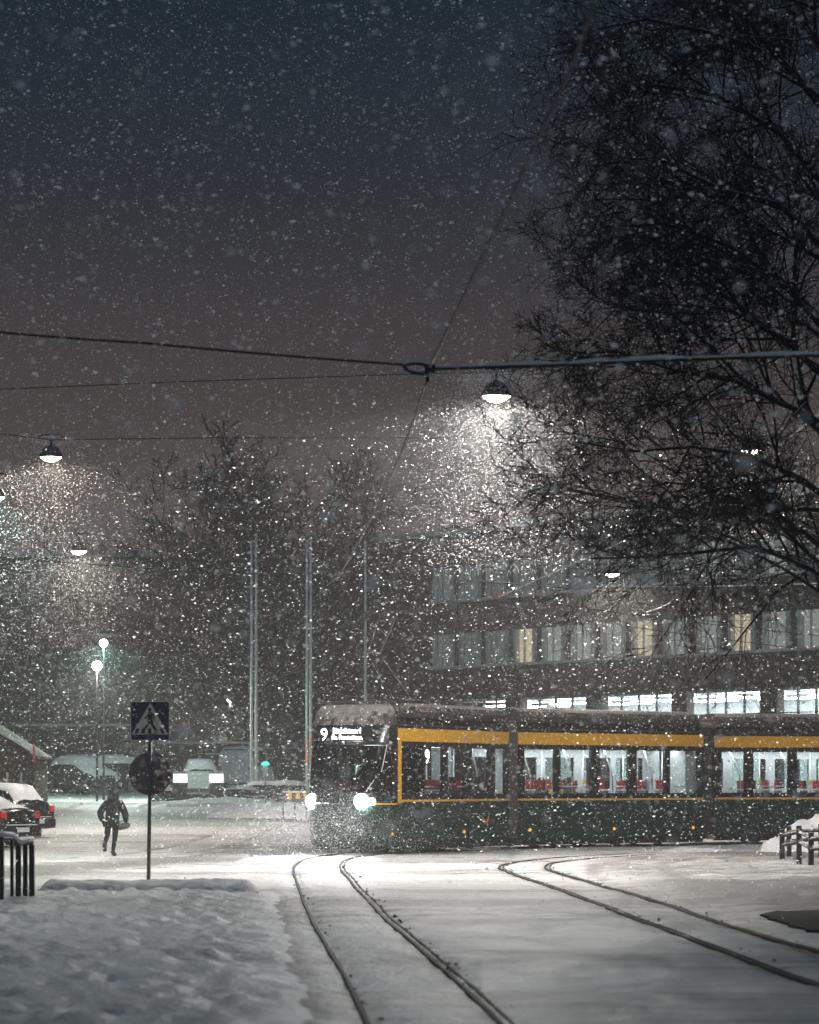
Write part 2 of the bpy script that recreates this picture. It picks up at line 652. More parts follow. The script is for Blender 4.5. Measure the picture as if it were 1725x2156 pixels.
# churned snow on the right of the right track
right = np.clip((GX - (np.interp(GY, T2[:, 1], T2[:, 0]) + 1.0)) / 1.0, 0, 1) * (GY < 80)
bumps = bumps + right * ((fbm(GX * 2.2, GY * 1.3, 4) - 0.4) * 0.12 + 0.04)
Zg = Zg + np.where(fine, bumps, 0)
dr = np.full(GX.shape, 9.0)
for T in (T1, T2):
    for s in (-0.5, 0.5):
        pl = offset(T, s)[::8]
        sel = fine
        d = np.full(GX.shape, 9.0)
        d[sel] = seg_dist(GX[sel], GY[sel], [tuple(p) for p in pl])
        dr = np.minimum(dr, d)
Zg = Zg - np.where(fine, 0.03 * np.exp(-(dr / 0.16) ** 2), 0)
# slush: cross-road wheel tracks and the rails' edges
tr1 = np.interp(GY, T1[:, 1], T1[:, 0])
wheel = np.exp(-((GY - np.clip(75 + 3.0 * (GX + 3.2), 56, 76.5)) / np.where(GX < -4, 5.0, 2.6)) ** 2) * np.clip((3 - GX) / 3, 0, 1)
wheel2 = np.exp(-((GY - 44.0 - 0.05 * GX) / 1.3) ** 2) * np.clip((GX + 2.6) / 0.5, 0, 1)
edge = np.exp(-(dr / 0.12) ** 2) * 0.45
tyre = np.zeros(GX.shape)
for pts in ([(-9, 52.5), (-5, 55.5), (-1, 58), (3, 59.5), (9, 60)], [(-9, 57), (-5, 61.5), (-2, 65), (2, 68), (6, 70)], [(-9, 62), (-6, 68), (-4.2, 74), (-3.6, 80)],
            [(-9, 66), (-7, 72), (-5.5, 79), (-5, 90)], [(-2.2, 40), (2, 41.2), (8, 41.8)], [(-2.2, 45.5), (2, 44.6), (8, 44.2)], [(-9, 70), (-4, 73.5), (2, 75)],
            [(-1.9, 52), (3, 52.6), (9, 52.0)], [(4.9, 20), (5.0, 34), (4.6, 48), (4.4, 58), (5.5, 66), (9, 72)]):
    pl = catmull(pts, 0.6)
    for sgn in (-0.75, 0.75):
        q = offset(pl, sgn)
        d = np.full(GX.shape, 9.0)
        d[fine] = seg_dist(GX[fine], GY[fine], [tuple(p) for p in q])
        tyre = np.maximum(tyre, np.exp(-(d / 0.13) ** 2) * (0.3 + 0.9 * vnoise(GX * 0.7, GY * 0.5)))
Zg = Zg - np.where(fine, 0.022 * tyre, 0)
pxs = W(236, 1803, 71.9).x
for k in range(16):
    fx, fy = pxs + 0.06 * k + (0.13 if k % 2 else -0.13), 71.6 - 0.72 * k
    b_ = np.exp(-(((GX - fx) / 0.11) ** 2 + ((GY - fy) / 0.17) ** 2))
    tyre = np.maximum(tyre, b_ * 1.2)
    Zg = Zg - 0.03 * b_
slush = np.clip(0.55 * tyre + 0.85 * wheel + 1.0 * wheel2 + edge + 0.45 * right + 0.55 * np.exp(-((GX - np.interp(GY, [9, 22, 44, 47], [-1.02, -1.02, -2.32, -2.42]) - 0.30) / 0.16) ** 2) * (GY < 45), 0, 1)  # last term also darkens a strip along the pavement edge
me = bpy.data.meshes.new('ground')
nr, nc = GX.shape
verts = np.stack([GX, GY, Zg], -1).reshape(-1, 3)
idx = np.arange(nr * nc).reshape(nr, nc)
quads = np.stack([idx[:-1, :-1], idx[:-1, 1:], idx[1:, 1:], idx[1:, :-1]], -1).reshape(-1, 4)


def fast_mesh(name, verts, faces, k):
    me = bpy.data.meshes.new(name)
    me.vertices.add(len(verts))
    me.vertices.foreach_set('co', verts.astype(np.float32).ravel())
    me.loops.add(len(faces) * k)
    me.loops.foreach_set('vertex_index', faces.astype(np.int32).ravel())
    me.polygons.add(len(faces))
    me.polygons.foreach_set('loop_start', np.arange(0, len(faces) * k, k, dtype=np.int32))
    me.update(calc_edges=True)
    return me


me = fast_mesh('ground', verts, quads, 4)
me.polygons.foreach_set('use_smooth', [True] * len(me.polygons))
at = me.attributes.new('slush', 'FLOAT', 'POINT')
at.data.foreach_set('value', slush.astype(np.float32).ravel())
me.materials.append(M_road)
ground = link(bpy.data.objects.new('snowy_ground', me))
tag(ground, 'snow covered street crossing with dirty wheel tracks', kind='structure')


def gz_at(x, y):
    i = int(np.clip(np.searchsorted(gy, y), 1, nr - 1))
    j = int(np.clip(np.searchsorted(gx, x), 1, nc - 1))
    return float(Zg[i, j])


# raised pavement on the left
px_ = np.concatenate([np.arange(-9, -1.2, 0.13)])
yy = np.concatenate([np.arange(9, 20, 0.5), np.arange(20, 48.6, 0.12)])


def pave_edge(y):
    return np.interp(y, [9, 22, 44, 47, 48.4], [-1.02, -1.02, -2.32, -2.42, -2.50])


rows = []
for y in yy:
    e = float(pave_edge(y))
    xs = np.concatenate([np.linspace(-9.5, e - 0.22, 118), [e - 0.10, e + 0.08, e + 0.34]])
    z = 0.09 + (fbm(xs * 1.2, np.full_like(xs, y * 0.8), 3) - 0.45) * 0.05 + (fbm(xs * 4.5, np.full_like(xs, y * 1.7), 3) - 0.44) * 0.19
    z += 0.03 * np.exp(-((y - 46.6) / 0.8) ** 2) * np.clip((e - xs) / 0.5, 0, 1) * np.clip((xs + 7.2) / 1.0, 0, 1) * (0.85 + 0.3 * vnoise(xs * 3.2, xs * 0 + 4.0))
    ey = min(1.0, max(0.0, (48.5 - y) / 0.5))
    z = z * ey ** 0.6 - (1 - ey) * 0.05
    z = z * np.clip((e + 0.34 - xs) / 0.9, 0, 1) ** 0.8
    z[-1] = -0.012
    rows.append([(float(a), float(y), float(b)) for a, b in zip(xs, z)])
pv = MB().grid(rows).build('pavement', M_pave, smooth=True, fix=False)
tag(pv, 'raised snow covered pavement with footprints at lower left', kind='structure')

# rails: steel head, flangeway groove, thrown-up slush
def rail(name, pl, label, dbl):
    r = empty(name, (float(pl[0][0]), float(pl[0][1]), 0))
    ox, oy = pl[0]
    mb = MB()
    gv = MB()
    L = []
    t = np.gradient(pl, axis=0)
    t /= np.linalg.norm(t, axis=1)[:, None]
    n = np.stack([t[:, 1], -t[:, 0]], 1)
    a_, b_, c_, e_ = [], [], [], []
    zs = np.array([gz_at(p[0], p[1]) for p in pl])
    zs = np.convolve(np.pad(zs, 12, mode='edge'), np.ones(25) / 25, mode='valid')
    for i, p in enumerate(pl):
        z = float(zs[i]) + 0.024
        w = 0.020 + 0.004 * math.sin(i * 0.11)
        q = 0.024 * (0.8 + 0.4 * math.sin(i * 0.23) * random.random())
        pts = [(p[0] - ox + n[i][0] * k, p[1] - oy + n[i][1] * k) for k in (-w, w)]
        a_.append([(pts[0][0], pts[0][1], z - 0.06), (pts[0][0], pts[0][1], z), (pts[1][0], pts[1][1], z), (pts[1][0], pts[1][1], z - 0.06)])
        g0 = 0.085
        pts = [(p[0] - ox + n[i][0] * k, p[1] - oy + n[i][1] * k) for k in (g0 - q * 0.3, g0 + q)]
        b_.append([(pts[0][0], pts[0][1], z - 0.05), (pts[0][0], pts[0][1], z - 0.008), (pts[1][0], pts[1][1], z - 0.008), (pts[1][0], pts[1][1], z - 0.05)])
    mb.grid(a_)
    o1 = mb.build('rail_head', M_steel, r)
    gv.grid(b_)
    if dbl:
        gv.build('flange_groove', M_slush, r)
    # clods of dirty snow along the rail
    cl = MB()
    y0, y1 = 18, 80
    for i in range(0, len(pl), 1):
        if not (y0 < pl[i][1] < y1):
            continue
        for k in range(2):
            if random.random() > (0.20 if dbl else 0.08) * (0.25 + fbm(np.array([pl[i][1] * 0.35 + ox * 3]), np.array([3.3]), 2)[0]):
                continue
            off = random.gauss(0.10 if dbl else 0.05, 0.055)
            s = abs(random.gauss(0, 0.009)) + 0.004
            cx, cyy = p_ = pl[i] + n[i] * off + t[i] * random.uniform(-0.06, 0.06)
            z = gz_at(cx, cyy) + 0.01
            cx -= ox
            cyy -= oy
            vs = []
            for (ux, uy, uz) in ((1, 0, 0), (0, 1, 0), (-1, 0, 0), (0, -1, 0), (0, 0, 1), (0, 0, -0.6)):
                j = s * random.uniform(0.6, 1.4)
                vs.append((cx + ux * j * 1.3, cyy + uy * j * 1.3, z + uz * j))
            cl.add(vs, [(0, 1, 4), (1, 2, 4), (2, 3, 4), (3, 0, 4), (1, 0, 5), (2, 1, 5), (3, 2, 5), (0, 3, 5)])
    c = cl.build('slush_clods', M_slush, r)
    c['kind'] = 'stuff'
    tag(r, label, 'rail', 'tram rails in the snow')
    return r


rail('tram_rail', offset(T1, -0.5), 'left rail of the track the tram is turning onto, nearest the pavement', False)
rail('tram_rail', offset(T1, 0.5), 'right rail of the track the tram is turning onto, a double dark line', True)
rail('tram_rail', offset(T2, -0.5), 'left rail of the empty right hand track curving right', True)
rail('tram_rail', offset(T2, 0.5), 'rightmost rail, far side of the empty right hand track', True)

# ------------------------------------------------------------------ the brick office building on the right
BU = Vector((0.593, -0.805, 0))                    # along the facade, left to right
BN = Vector((-0.805, -0.593, 0))                   # out of the facade
B0 = Vector((-3.25, 156.5, 0))


def u_of_px(x):
    k = (x - 862.0) / F
    return (156.5 * k + 3.25) / (0.593 + 0.805 * k)


bld = empty('office_building', B0, math.atan2(BU.y, BU.x))     # local x along the facade, local y into the building
BL, BD = 60.0, 18.0
# storeys: glass front 1.5-6.1, brick 6.1-7.79, ribbon 7.79-9.5, brick, ribbon 11.18-12.96, brick to 14.8
wall = MB()
U0 = u_of_px(910)
for z0, z1 in ((6.1, 7.7), (9.5, 11.1), (12.95, 14.6)):
    wall.box(U0, BL, 0, 0.35, z0, z1)
wall.box(0, U0, 0, 0.35, 0.5, 14.6)
wall.box(U0, u_of_px(963), 0, 0.35, 0.5, 6.1)
wall.box(0, 0.35, 0.35, BD, 0.5, 14.6)
wall.box(0, BL, BD, BD + 0.3, 0.5, 14.6)
wall.box(BL - 0.35, BL, 0.35, BD, 0.5, 14.6)
wall.build('brick_wall', M_brick, bld)
MB().box(0.36, BL - 0.36, 0.36, BD - 0.01, 14.3, 14.55).box(-0.12, BL, -0.12, 0.3, 14.605, 14.8).build('roof', M_conc, bld)
MB().box(-0.14, BL, -0.14, 0.32, 14.803, 14.88).build('roof_snow', M_snow, bld)
for z in (7.7, 11.1):
    MB().box(U0 - 0.1, BL, -0.16, 0.3, z + 0.003, z + 0.07).build('window_sill', M_conc, bld)
    MB().box(U0 - 0.1, BL, -0.15, -0.003, z + 0.073, z + 0.13).build('sill_snow', M_snow, bld)
# ribbon windows: modules of 2.25 m, a pale panel between panes
pane = MB().box(-0.62, 0.62, -0.02, 0.02, 0, 1.66).mesh('window', M_dkglass)
panes = {'dark': pane, 'faint': MB().box(-0.62, 0.62, -0.02, 0.02, 0, 1.66).mesh('window', M_winfaint), 'dim': MB().box(-0.62, 0.62, -0.02, 0.02, 0, 1.66).mesh('window', M_windim),
         'cool': MB().box(-0.62, 0.62, -0.02, 0.02, 0, 1.66).mesh('window', M_winlit),
         'warm': MB().box(-0.62, 0.62, -0.02, 0.02, 0, 1.66).mesh('window', M_winwarm)}
panel = MB().box(-0.10, 0.10, -0.10, 0.10, 0, 1.66).mesh('mullion', M_conc)
bar = MB().box(-0.03, 0.03, -0.06, 0.04, 0, 1.66).mesh('glazing_bar', M_conc)
pier = MB().box(-0.36, 0.36, 0, 0.3, 0, 1.66).mesh('brick_pier', M_brick)
lit2 = {3: 'warm', 4: 'dim', 5: 'cool', 7: 'warm', 9: 'cool', 10: 'warm', 11: 'cool', 12: 'cool', 13: 'cool', 14: 'cool', 15: 'cool', 16: 'warm'}
lit3 = {9: 'dim', 11: 'cool', 13: 'dim'}
n_mod = int((BL - U0) / 2.25)
for fl, (z, lit) in enumerate(((7.84, lit2), (11.24, lit3))):
    for k in range(n_mod):
        u = U0 + 0.15 + 2.25 * k
        child('mullion', panel, bld, (u, 0.06, z))
        child('mullion', panel, bld, (u + 1.50, 0.06, z))
        child('window', panes[lit.get(k, 'faint' if fl or k < 3 else 'dim')], bld, (u + 0.74, 0.20, z))
        child('glazing_bar', bar, bld, (u + 0.62, 0.14, z))
        child('brick_pier', pier, bld, (u + 1.98, 0.10, z))
# shop front
ops = [(963, 1064), (1096, 1234), (1266, 1414), (1446, 1600), (1636, 1790)]
us = [(u_of_px(a), u_of_px(b)) for a, b in ops]
us += [(us[-1][1] + 1.0, us[-1][1] + 6.0)]
for i, (a, b) in enumerate(us):
    if i + 1 < len(us):
        MB().box(b, us[i + 1][0], -0.02, 0.45, 0.5, 6.1).build('shop_pier', M_brick, bld)
    n = 4
    for k in range(n):
        x0 = a + (b - a) * k / n
        x1 = a + (b - a) * (k + 1) / n
        MB().box(x0 + 0.03, x1 - 0.03, 0.2, 0.22, 1.6, 6.09).build('shop_pane', M_glasstram, bld)
        if k:
            MB().box(x0 - 0.029, x0 + 0.029, 0.14, 0.26, 1.6, 6.09).build('glazing_bar', M_iron, bld)
    MB().box(a, b, 0.13, 0.27, 4.95, 5.0).build('transom', M_iron, bld)
    for (yy_, zz) in ((1.6, 5.75), (4.2, 5.75)):
        MB().box(a + 0.3, b - 0.4, yy_, yy_ + 0.35, zz, zz + 0.06).build('ceiling_tube', M_tube, bld)
MB().box(U0 + 1, BL - 0.4, 6.5, 6.6, 0.6, 6.05).box(U0 + 1, BL - 0.4, 0.46, 6.4, 0.6, 1.55).build('shop_back_wall', M_intw, bld)
MB().box(U0 + 1, BL - 0.4, 0.46, 6.5, 6.0, 6.09).build('shop_ceiling', M_intw, bld)
MB().box(us[-1][1], BL - 0.36, 0, 0.4, 0.5, 6.1).build('end_wall', M_brick, bld)
MB().box(4.2, 5.6, 3, 5, 14.56, 15.5).build('roof_vent', M_farwall, bld)
tag(bld, 'dark brick office block with ribbon windows above a brightly lit shop front', 'building')

# ------------------------------------------------------------------ far buildings on the left
def block(name, pxl, pxr, d, ztop, depth, label, wall_m, cols, rows_, zbase, lit, roof=True, rz=0.0, win=(1.1, 1.5)):
    a = W(pxl, 1650, d)
    b = W(pxr, 1650, d)
    L = b.x - a.x
    r = empty(name, (a.x, d, 1.2), rz)
    MB().box(0, L, 0, depth, 0, ztop - 1.2).build('wall', wall_m, r)
    MB().box(-0.3, L + 0.3, -0.3, depth + 0.3, ztop - 1.2 + 0.003, ztop - 0.9).build('roof', M_farwall, r)
    MB().box(-0.3, L + 0.3, -0.3, depth + 0.3, ztop - 0.897, ztop - 0.72).build('roof_snow', M_snow, r)
    ms = {'dark': M_dkglass, 'warm': M_winwarm, 'dim': M_windim, 'cool': M_winlit}
    mm = {k: MB().box(-win[0] / 2, win[0] / 2, -0.03, 0.03, 0, win[1]).mesh('window', v) for k, v in ms.items()}
    ff = MB().box(-win[0] / 2 - 0.1, win[0] / 2 + 0.1, -0.07, 0.05, -0.12, -0.003).mesh('sill', M_conc)
    for i in range(cols):
        for j in range(rows_):
            u = L * (i + 0.5) / cols
            z = zbase - 1.2 + j * (ztop - zbase - 0.5) / rows_
            w = child('window', mm[lit.get((i, j), 'dark')], r, (u, -0.02, z))
            child('sill', ff, w)
    return tag(r, label, 'building')


block('apartment_building', -170, 330, 205, 17.5, 14, 'dark apartment block in the haze behind the trees at far left', M_farwall, 12, 4, 4.5,
      {(3, 1): 'dim', (4, 2): 'warm', (7, 1): 'dim'})
block('apartment_building', 335, 700, 215, 17.0, 14, 'dark apartment block in the haze behind the tallest left tree', M_farwall, 10, 4, 4.5,
      {(7, 2): 'warm', (8, 1): 'dim', (3, 0): 'dim'})
block('pale_building', 655, 800, 235, 14.5, 12, 'pale building in the gap left of the brick office block', M_palewall, 4, 4, 3.5,
      {(1, 1): 'warm', (1, 0): 'cool', (0, 0): 'cool'})
# low pavilions with a snow-lined flat roof
def pavilion(pxl, pxr, py, d, label):
    a = W(pxl, py, d)
    b = W(pxr, py, d)
    zg = GZ(a.x, d)
    r = empty('low_pavilion', (a.x, d, zg))
    h = a.z - zg
    L = b.x - a.x
    MB().box(0, L, 0.0, 7, 0, h - 0.2).build('wall', M_farwall, r)
    MB().box(-0.3, L + 0.3, -0.5, 7.3, h - 0.197, h - 0.06).build('roof', M_farwall, r)
    MB().box(-0.3, L + 0.3, -0.52, 7.3, h - 0.057, h + 0.06).build('roof_snow', M_snow, r)
    n = max(2, int(L / 1.6))
    wmesh = MB().box(-0.5, 0.5, -0.03, 0.03, 0, 1.0).mesh('window', M_dkglass)
    smesh = MB().box(-0.55, 0.55, -0.15, -0.035, -0.09, 0.0).mesh('sill_snow', M_snow)
    for i in range(n):
        w = child('window', wmesh, r, (L * (i + 0.5) / n, -0.02, h - 1.5))
        child('sill_snow', smesh, w)
    for i in range(n // 2):
        x = L * random.random()
        MB().box(x, x + random.uniform(0.4, 1.1), -0.5, -0.38, h - 0.60, h - 0.52).build('ledge_snow', M_snow, r)
    return tag(r, label, 'building')


pavilion(48, 275, 1527, 150, 'long low dark pavilion with snow edged roof left of the crossing sign')
pavilion(345, 508, 1564, 146, 'lower dark pavilion with snow edged roof right of the crossing sign')

# kiosk with sloping snow-lined roof at the left edge
a = W(-60, 1560, 108)
kz = GZ(a.x, 108)
ko = empty('kiosk', (a.x, 108, kz))
kr = W(72, 1602, 108)
KL = kr.x - a.x
hz = 1.8 - kz
pr = [(0, 0, 0), (KL, 0, 0), (KL, 0, hz + 0.85), (0, 0, hz + 2.4)]
MB().prism(pr, (0, 4, 0)).build('wall', M_olive, ko)
MB().prism([(-0.2, -0.3, hz + 2.65), (KL + 0.15, -0.3, hz + 0.95), (KL + 0.15, -0.3, hz + 1.02), (-0.2, -0.3, hz + 2.72)], (0, 4.6, 0)).build('awning', M_olive, ko)
MB().tube([(-0.2, -0.32, hz + 2.74), (KL + 0.15, -0.32, hz + 1.04)], 0.022, 6).build('awning_snow', M_snow, ko)
MB().box(KL + 0.0, KL + 0.06, -0.42, -0.36, hz + 0.8, hz + 1.5).build('red_marker', M_tail_lit, ko)
for k in range(4):
    MB().box(0.25 + k * 0.52, 0.33 + k * 0.52, -0.03, -0.004, hz + 0.05, hz + 0.42).build('pale_post', M_conc, ko)
MB().box(0.4, 0.62, -0.03, -0.004, hz + 0.62, hz + 1.0).build('warm_poster', M_orange, ko)
tag(ko, 'olive kiosk with sloping snow edged awning at the left edge', 'kiosk')

# crane mast beside the office block
cm = empty('crane_mast', W(711, 1650, 200) * Vector((1, 1, 0)) if False else (W(711, 1650, 200).x, 200, 1.5))
for sx in (-0.3, 0.3):
    for sy in (-0.3, 0.3):
        MB().tube([(sx, sy, 0), (sx, sy, 13.6)], 0.06, 4).build('mast_post', M_orange, cm)
for k in range(14):
    z = k * 0.97
    MB().tube([(-0.3, -0.3, z), (0.3, -0.3, z + 0.97)], 0.035, 4).build('lattice_brace', M_orange, cm)
    MB().tube([(0.3, 0.3, z), (-0.3, 0.3, z + 0.97)], 0.035, 4).build('lattice_brace', M_orange, cm)
tag(cm, 'orange lattice mast in the gap left of the brick building', 'mast')

# ------------------------------------------------------------------ trees
def tube_into(vs, fs, pts, r0, r1, n):
    base = len(vs)
    k = len(pts)
    for i, p in enumerate(pts):
        t = pts[min(i + 1, k - 1)] - pts[max(i - 1, 0)]
        t.normalize()
        a = t.cross(Vector((0.31, 0.2, 0.93)))
        if a.length < 1e-3:
            a = Vector((1, 0, 0))
        a.normalize()
        b = a.cross(t)
        r = r0 + (r1 - r0) * i / (k - 1)
        for j in range(n):
            an = 2 * math.pi * j / n
            vs.append(p + (a * math.cos(an) + b * math.sin(an)) * r)
    for i in range(k - 1):
        for j in range(n):
            fs.append((base + i * n + j, base + i * n + (j + 1) % n, base + (i + 1) * n + (j + 1) % n, base + (i + 1) * n + j))


def wander(rng, p, d, L, n, jit, lift):
    pts = [p.copy()]
    d = d.normalized()
    for i in range(n):
        d = d + Vector((rng.gauss(0, jit), rng.gauss(0, jit), rng.gauss(0, jit) + lift))
        d.normalize()
        pts.append(pts[-1] + d * (L / n))
    return pts


def at_poly(pts, t):
    x = t * (len(pts) - 1)
    i = min(int(x), len(pts) - 2)
    return pts[i].lerp(pts[i + 1], x - i), (pts[i + 1] - pts[i]).normalized()


def side_dir(rng, d, ang):
    a = Vector((rng.gauss(0, 1), rng.gauss(0, 1), rng.gauss(0, 1)))
    a = (a - d * a.dot(d)).normalized()
    return d * math.cos(ang) + a * math.sin(ang)


LIMBS = None
MINR = 0.0055


def grow(rng, vs, fs, pts, r0, r1, level, maxl, counts, ratio, lift, sides, keep=None):
    """children along a branch, recursively"""
    if LIMBS is not None and level < 2:
        tube_into(LIMBS[0], LIMBS[1], pts, r0, r1, sides[level])
    else:
        tube_into(vs, fs, pts, r0, r1, sides[level])
    if level >= maxl:
        return
    L = sum((pts[i + 1] - pts[i]).length for i in range(len(pts) - 1))
    n = counts[level]
    for k in range(n):
        t = 0.18 + 0.82 * (k + rng.random()) / n
        p, d = at_poly(pts, min(t, 0.999))
        if keep and not keep(p):
            continue
        nd = side_dir(rng, d, math.radians(rng.uniform(28, 65)))
        cl = L * ratio[level] * rng.uniform(0.55, 1.25) * (1.15 - 0.55 * t)
        rr_ = max((r0 + (r1 - r0) * t) * rng.uniform(0.45, 0.7), MINR)
        seg = 4 if level < 2 else 3
        cp = wander(rng, p, nd, cl, seg, 0.16, lift[level])
        grow(rng, vs, fs, cp, rr_, max(rr_ * 0.35, MINR), level + 1, maxl, counts, ratio, lift, sides, keep)


def np_mesh(name, vs, fs, m):
    me_ = fast_mesh(name, np.array([tuple(v) for v in vs]), np.array(fs), 4)
    me_.materials.append(m)
    return me_


# the large bare tree on the right
rng = random.Random(21)
TD = 50.0
tb = Vector((W(1790, 1650, TD).x, TD, 0))
big = empty('bare_tree', tb)
tv, tf = [], []
trunk = [Vector((0, 0, -0.1)), Vector((0.05, 0, 3)), Vector((-0.1, 0.1, 6)), Vector((-0.25, 0, 10)), Vector((-0.2, 0.1, 14)), Vector((-0.35, 0, 18)), Vector((-0.3, 0, 21.5))]
tube_into(tv, tf, trunk, 0.36, 0.07, 10)
vs, fs = [], []
LIMBS = ([], [])


def limb_px(pts, d0, dd):
    return [W(x, y, d0 + dd * i) - tb for i, (x, y) in enumerate(pts)]


lims = [limb_px([(1792, 1285), (1725, 1208), (1660, 1178), (1590, 1150), (1480, 1162), (1360, 1172), (1245, 1176)], TD, -0.2),
        limb_px([(1780, 1190), (1690, 1120), (1600, 1078), (1480, 1085), (1370, 1062), (1250, 1040), (1150, 1020)], TD, 0.3),
        limb_px([(1780, 1080), (1690, 1010), (1580, 960), (1460, 940), (1340, 950), (1210, 930)], TD, -0.4),
        limb_px([(1775, 950), (1670, 860), (1540, 800), (1420, 780), (1300, 740), (1190, 745)], TD, 0.2),
        limb_px([(1775, 840), (1660, 720), (1530, 650), (1390, 640), (1260, 650)], TD, -0.5),
        limb_px([(1775, 740), (1660, 610), (1540, 520), (1400, 470), (1270, 480)], TD, 0.5),
        limb_px([(1770, 560), (1640, 430), (1520, 400), (1380, 330), (1240, 350)], TD, -0.3),
        limb_px([(1770, 430), (1640, 280), (1510, 200), (1380, 180), (1250, 190)], TD, 0.3),
        limb_px([(1768, 260), (1640, 120), (1500, 70), (1360, 40), (1260, 60)], TD, -0.3)]
for pts in lims:
    grow(rng, vs, fs, pts, 0.060, 0.016, 0, 3, [22, 10, 6], [0.50, 0.52, 0.58], [0.06, 0.02, -0.03], [6, 5, 3, 3])
for k in range(30):                      # limbs on the other sides of the trunk
    z = 5.2 + 14.0 * (k + rng.random()) / 30
    p, _ = at_poly(trunk, z / 21.5)
    an = rng.uniform(0.62, 1.38) * math.pi if k % 4 else rng.uniform(-0.5, 0.5) * math.pi
    d = Vector((math.cos(an), math.sin(an) * 0.9, rng.uniform(0.1, 0.7)))
    pts = wander(rng, p, d, rng.uniform(3.0, 4.8), 6, 0.13, 0.02)
    grow(rng, vs, fs, pts, 0.050, 0.013, 0, 3, [13, 8, 6], [0.48, 0.50, 0.56], [0.05, 0.02, -0.03], [6, 4, 3, 3])
child('trunk', np_mesh('trunk', tv, tf, M_bark), big)
child('crown', np_mesh('crown', vs, fs, M_twig), big)
child('limbs', np_mesh('limbs', LIMBS[0], LIMBS[1], M_bark), big)
LIMBS = None
tag(big, 'large bare tree filling the right edge, reaching over the tram', 'tree')

# far bare trees
def far_tree(seed, h, spread, n1):
    rng = random.Random(seed)
    tv, tf, vs, fs = [], [], [], []
    tr = wander(rng, Vector((0, 0, -0.2)), Vector((0, 0, 1)), h * 0.52, 7, 0.06, 0.04)
    tube_into(tv, tf, tr, h * 0.018, 0.05, 8)
    for k in range(n1):
        t = 0.30 + 0.68 * (k + rng.random()) / n1
        p, _ = at_poly(tr, t)
        an = rng.random() * 6.283
        up = 0.10 + 1.15 * t * rng.uniform(0.5, 1.3)
        d = Vector((math.cos(an), math.sin(an), up))
        pts = wander(rng, p, d, spread * rng.uniform(0.75, 1.15), 6, 0.13, 0.04)
        grow(rng, vs, fs, pts, 0.12, 0.035, 0, 3, [11, 7, 5], [0.45, 0.5, 0.5], [0.06, 0.04, 0.02], [5, 4, 3, 3])
    # far twigs: keep them a little stout so that they read at 150 m
    return np_mesh('trunk', tv, tf, M_bark_far), np_mesh('crown', vs, fs, M_bark_far)


MINR = 0.017
FT = [far_tree(3, 19.0, 8.4, 32), far_tree(8, 16.0, 6.4, 24), far_tree(14, 15.0, 6.8, 24)]
spots = [(520, 150, 0, 1.12, 0.3, 'tallest bare tree left of the tram, behind the flagpoles'),
         (250, 158, 1, 0.98, 1.3, 'bare tree above the crossing sign, narrow crown'),
         (95, 160, 2, 0.92, 2.2, 'bare tree at far left below the domed street lamp'),
         (395, 172, 2, 1.02, 4.0, 'bare tree behind and left of the tallest one'),
         (655, 168, 1, 1.02, 5.1, 'bare tree in the haze just left of the brick building'),
         (-10, 168, 0, 0.80, 1.9, 'bare tree cut by the left edge of the picture'),
         (170, 176, 0, 0.83, 3.3, 'bare tree in the haze between the two left street lamps'),
         (590, 182, 0, 0.90, 2.6, 'faint bare tree behind the paired flagpoles'),
         (330, 186, 0, 0.80, 0.7, 'faint bare tree behind the narrow crowned one'),
         (790, 190, 1, 1.10, 0.2, 'faint bare tree whose top shows over the roof of the office block')]
for i, (px, d, k, sc, rz, lab) in enumerate(spots):
    x = W(px, 1650, d).x
    r = empty('bare_tree', (x, d, GZ(x, d)), rz)
    r.scale = (sc, sc, sc)
    child('trunk', FT[k][0], r)
    child('crown', FT[k][1], r)
    tag(r, lab, 'tree', 'bare trees behind the square')

# ------------------------------------------------------------------ flagpoles
for (px, top, d, lab) in ((529, 1142, 119, 'left pole of the left pair of white flagpoles'), (539, 1127, 117, 'right pole of the left pair of white flagpoles'),
                          (646, 1142, 121, 'left pole of the pair of white flagpoles behind the tram nose'),
                          (654, 1134, 119, 'right pole of the pair of white flagpoles behind the tram nose'),
                          (769, 1142, 121, 'single white flagpole behind the tram pantograph')):
    p = W(px, top, d)
    zg = GZ(p.x, d)
    r = empty('flagpole', (p.x, d, zg))
    MB().tube([(0, 0, 0), (0, 0, (p.z - zg) * 0.6), (0, 0, p.z - zg)], [0.06, 0.055, 0.045], 10).build('pole', M_pole, r, True)
    MB().lathe([(0, 0.1), (0.05, 0.06), (0.06, 0.0), (0.03, -0.05)], 10, (0, 0, p.z - zg)).build('finial', M_pole, r, True)
    MB().lathe([(0.16, 0), (0.16, 0.12), (0.07, 0.16)], 10).build('base_collar', M_galv, r, True)
    tag(r, lab, 'flagpole', 'white flagpoles in front of the office block')
# thin lamp mast at far left
p = W(62, 1262, 112)
r = empty('thin_mast', (p.x, 112, GZ(p.x, 112)))
MB().tube([(0, 0, 0), (0, 0, p.z - 1)], [0.045, 0.03], 8).build('pole', M_galv, r)
MB().tube([(0, 0, p.z - 1.05), (0.25, 0, p.z - 1.0)], 0.025, 6).build('arm', M_galv, r)
tag(r, 'thin grey mast standing at far left behind the parked cars', 'mast')

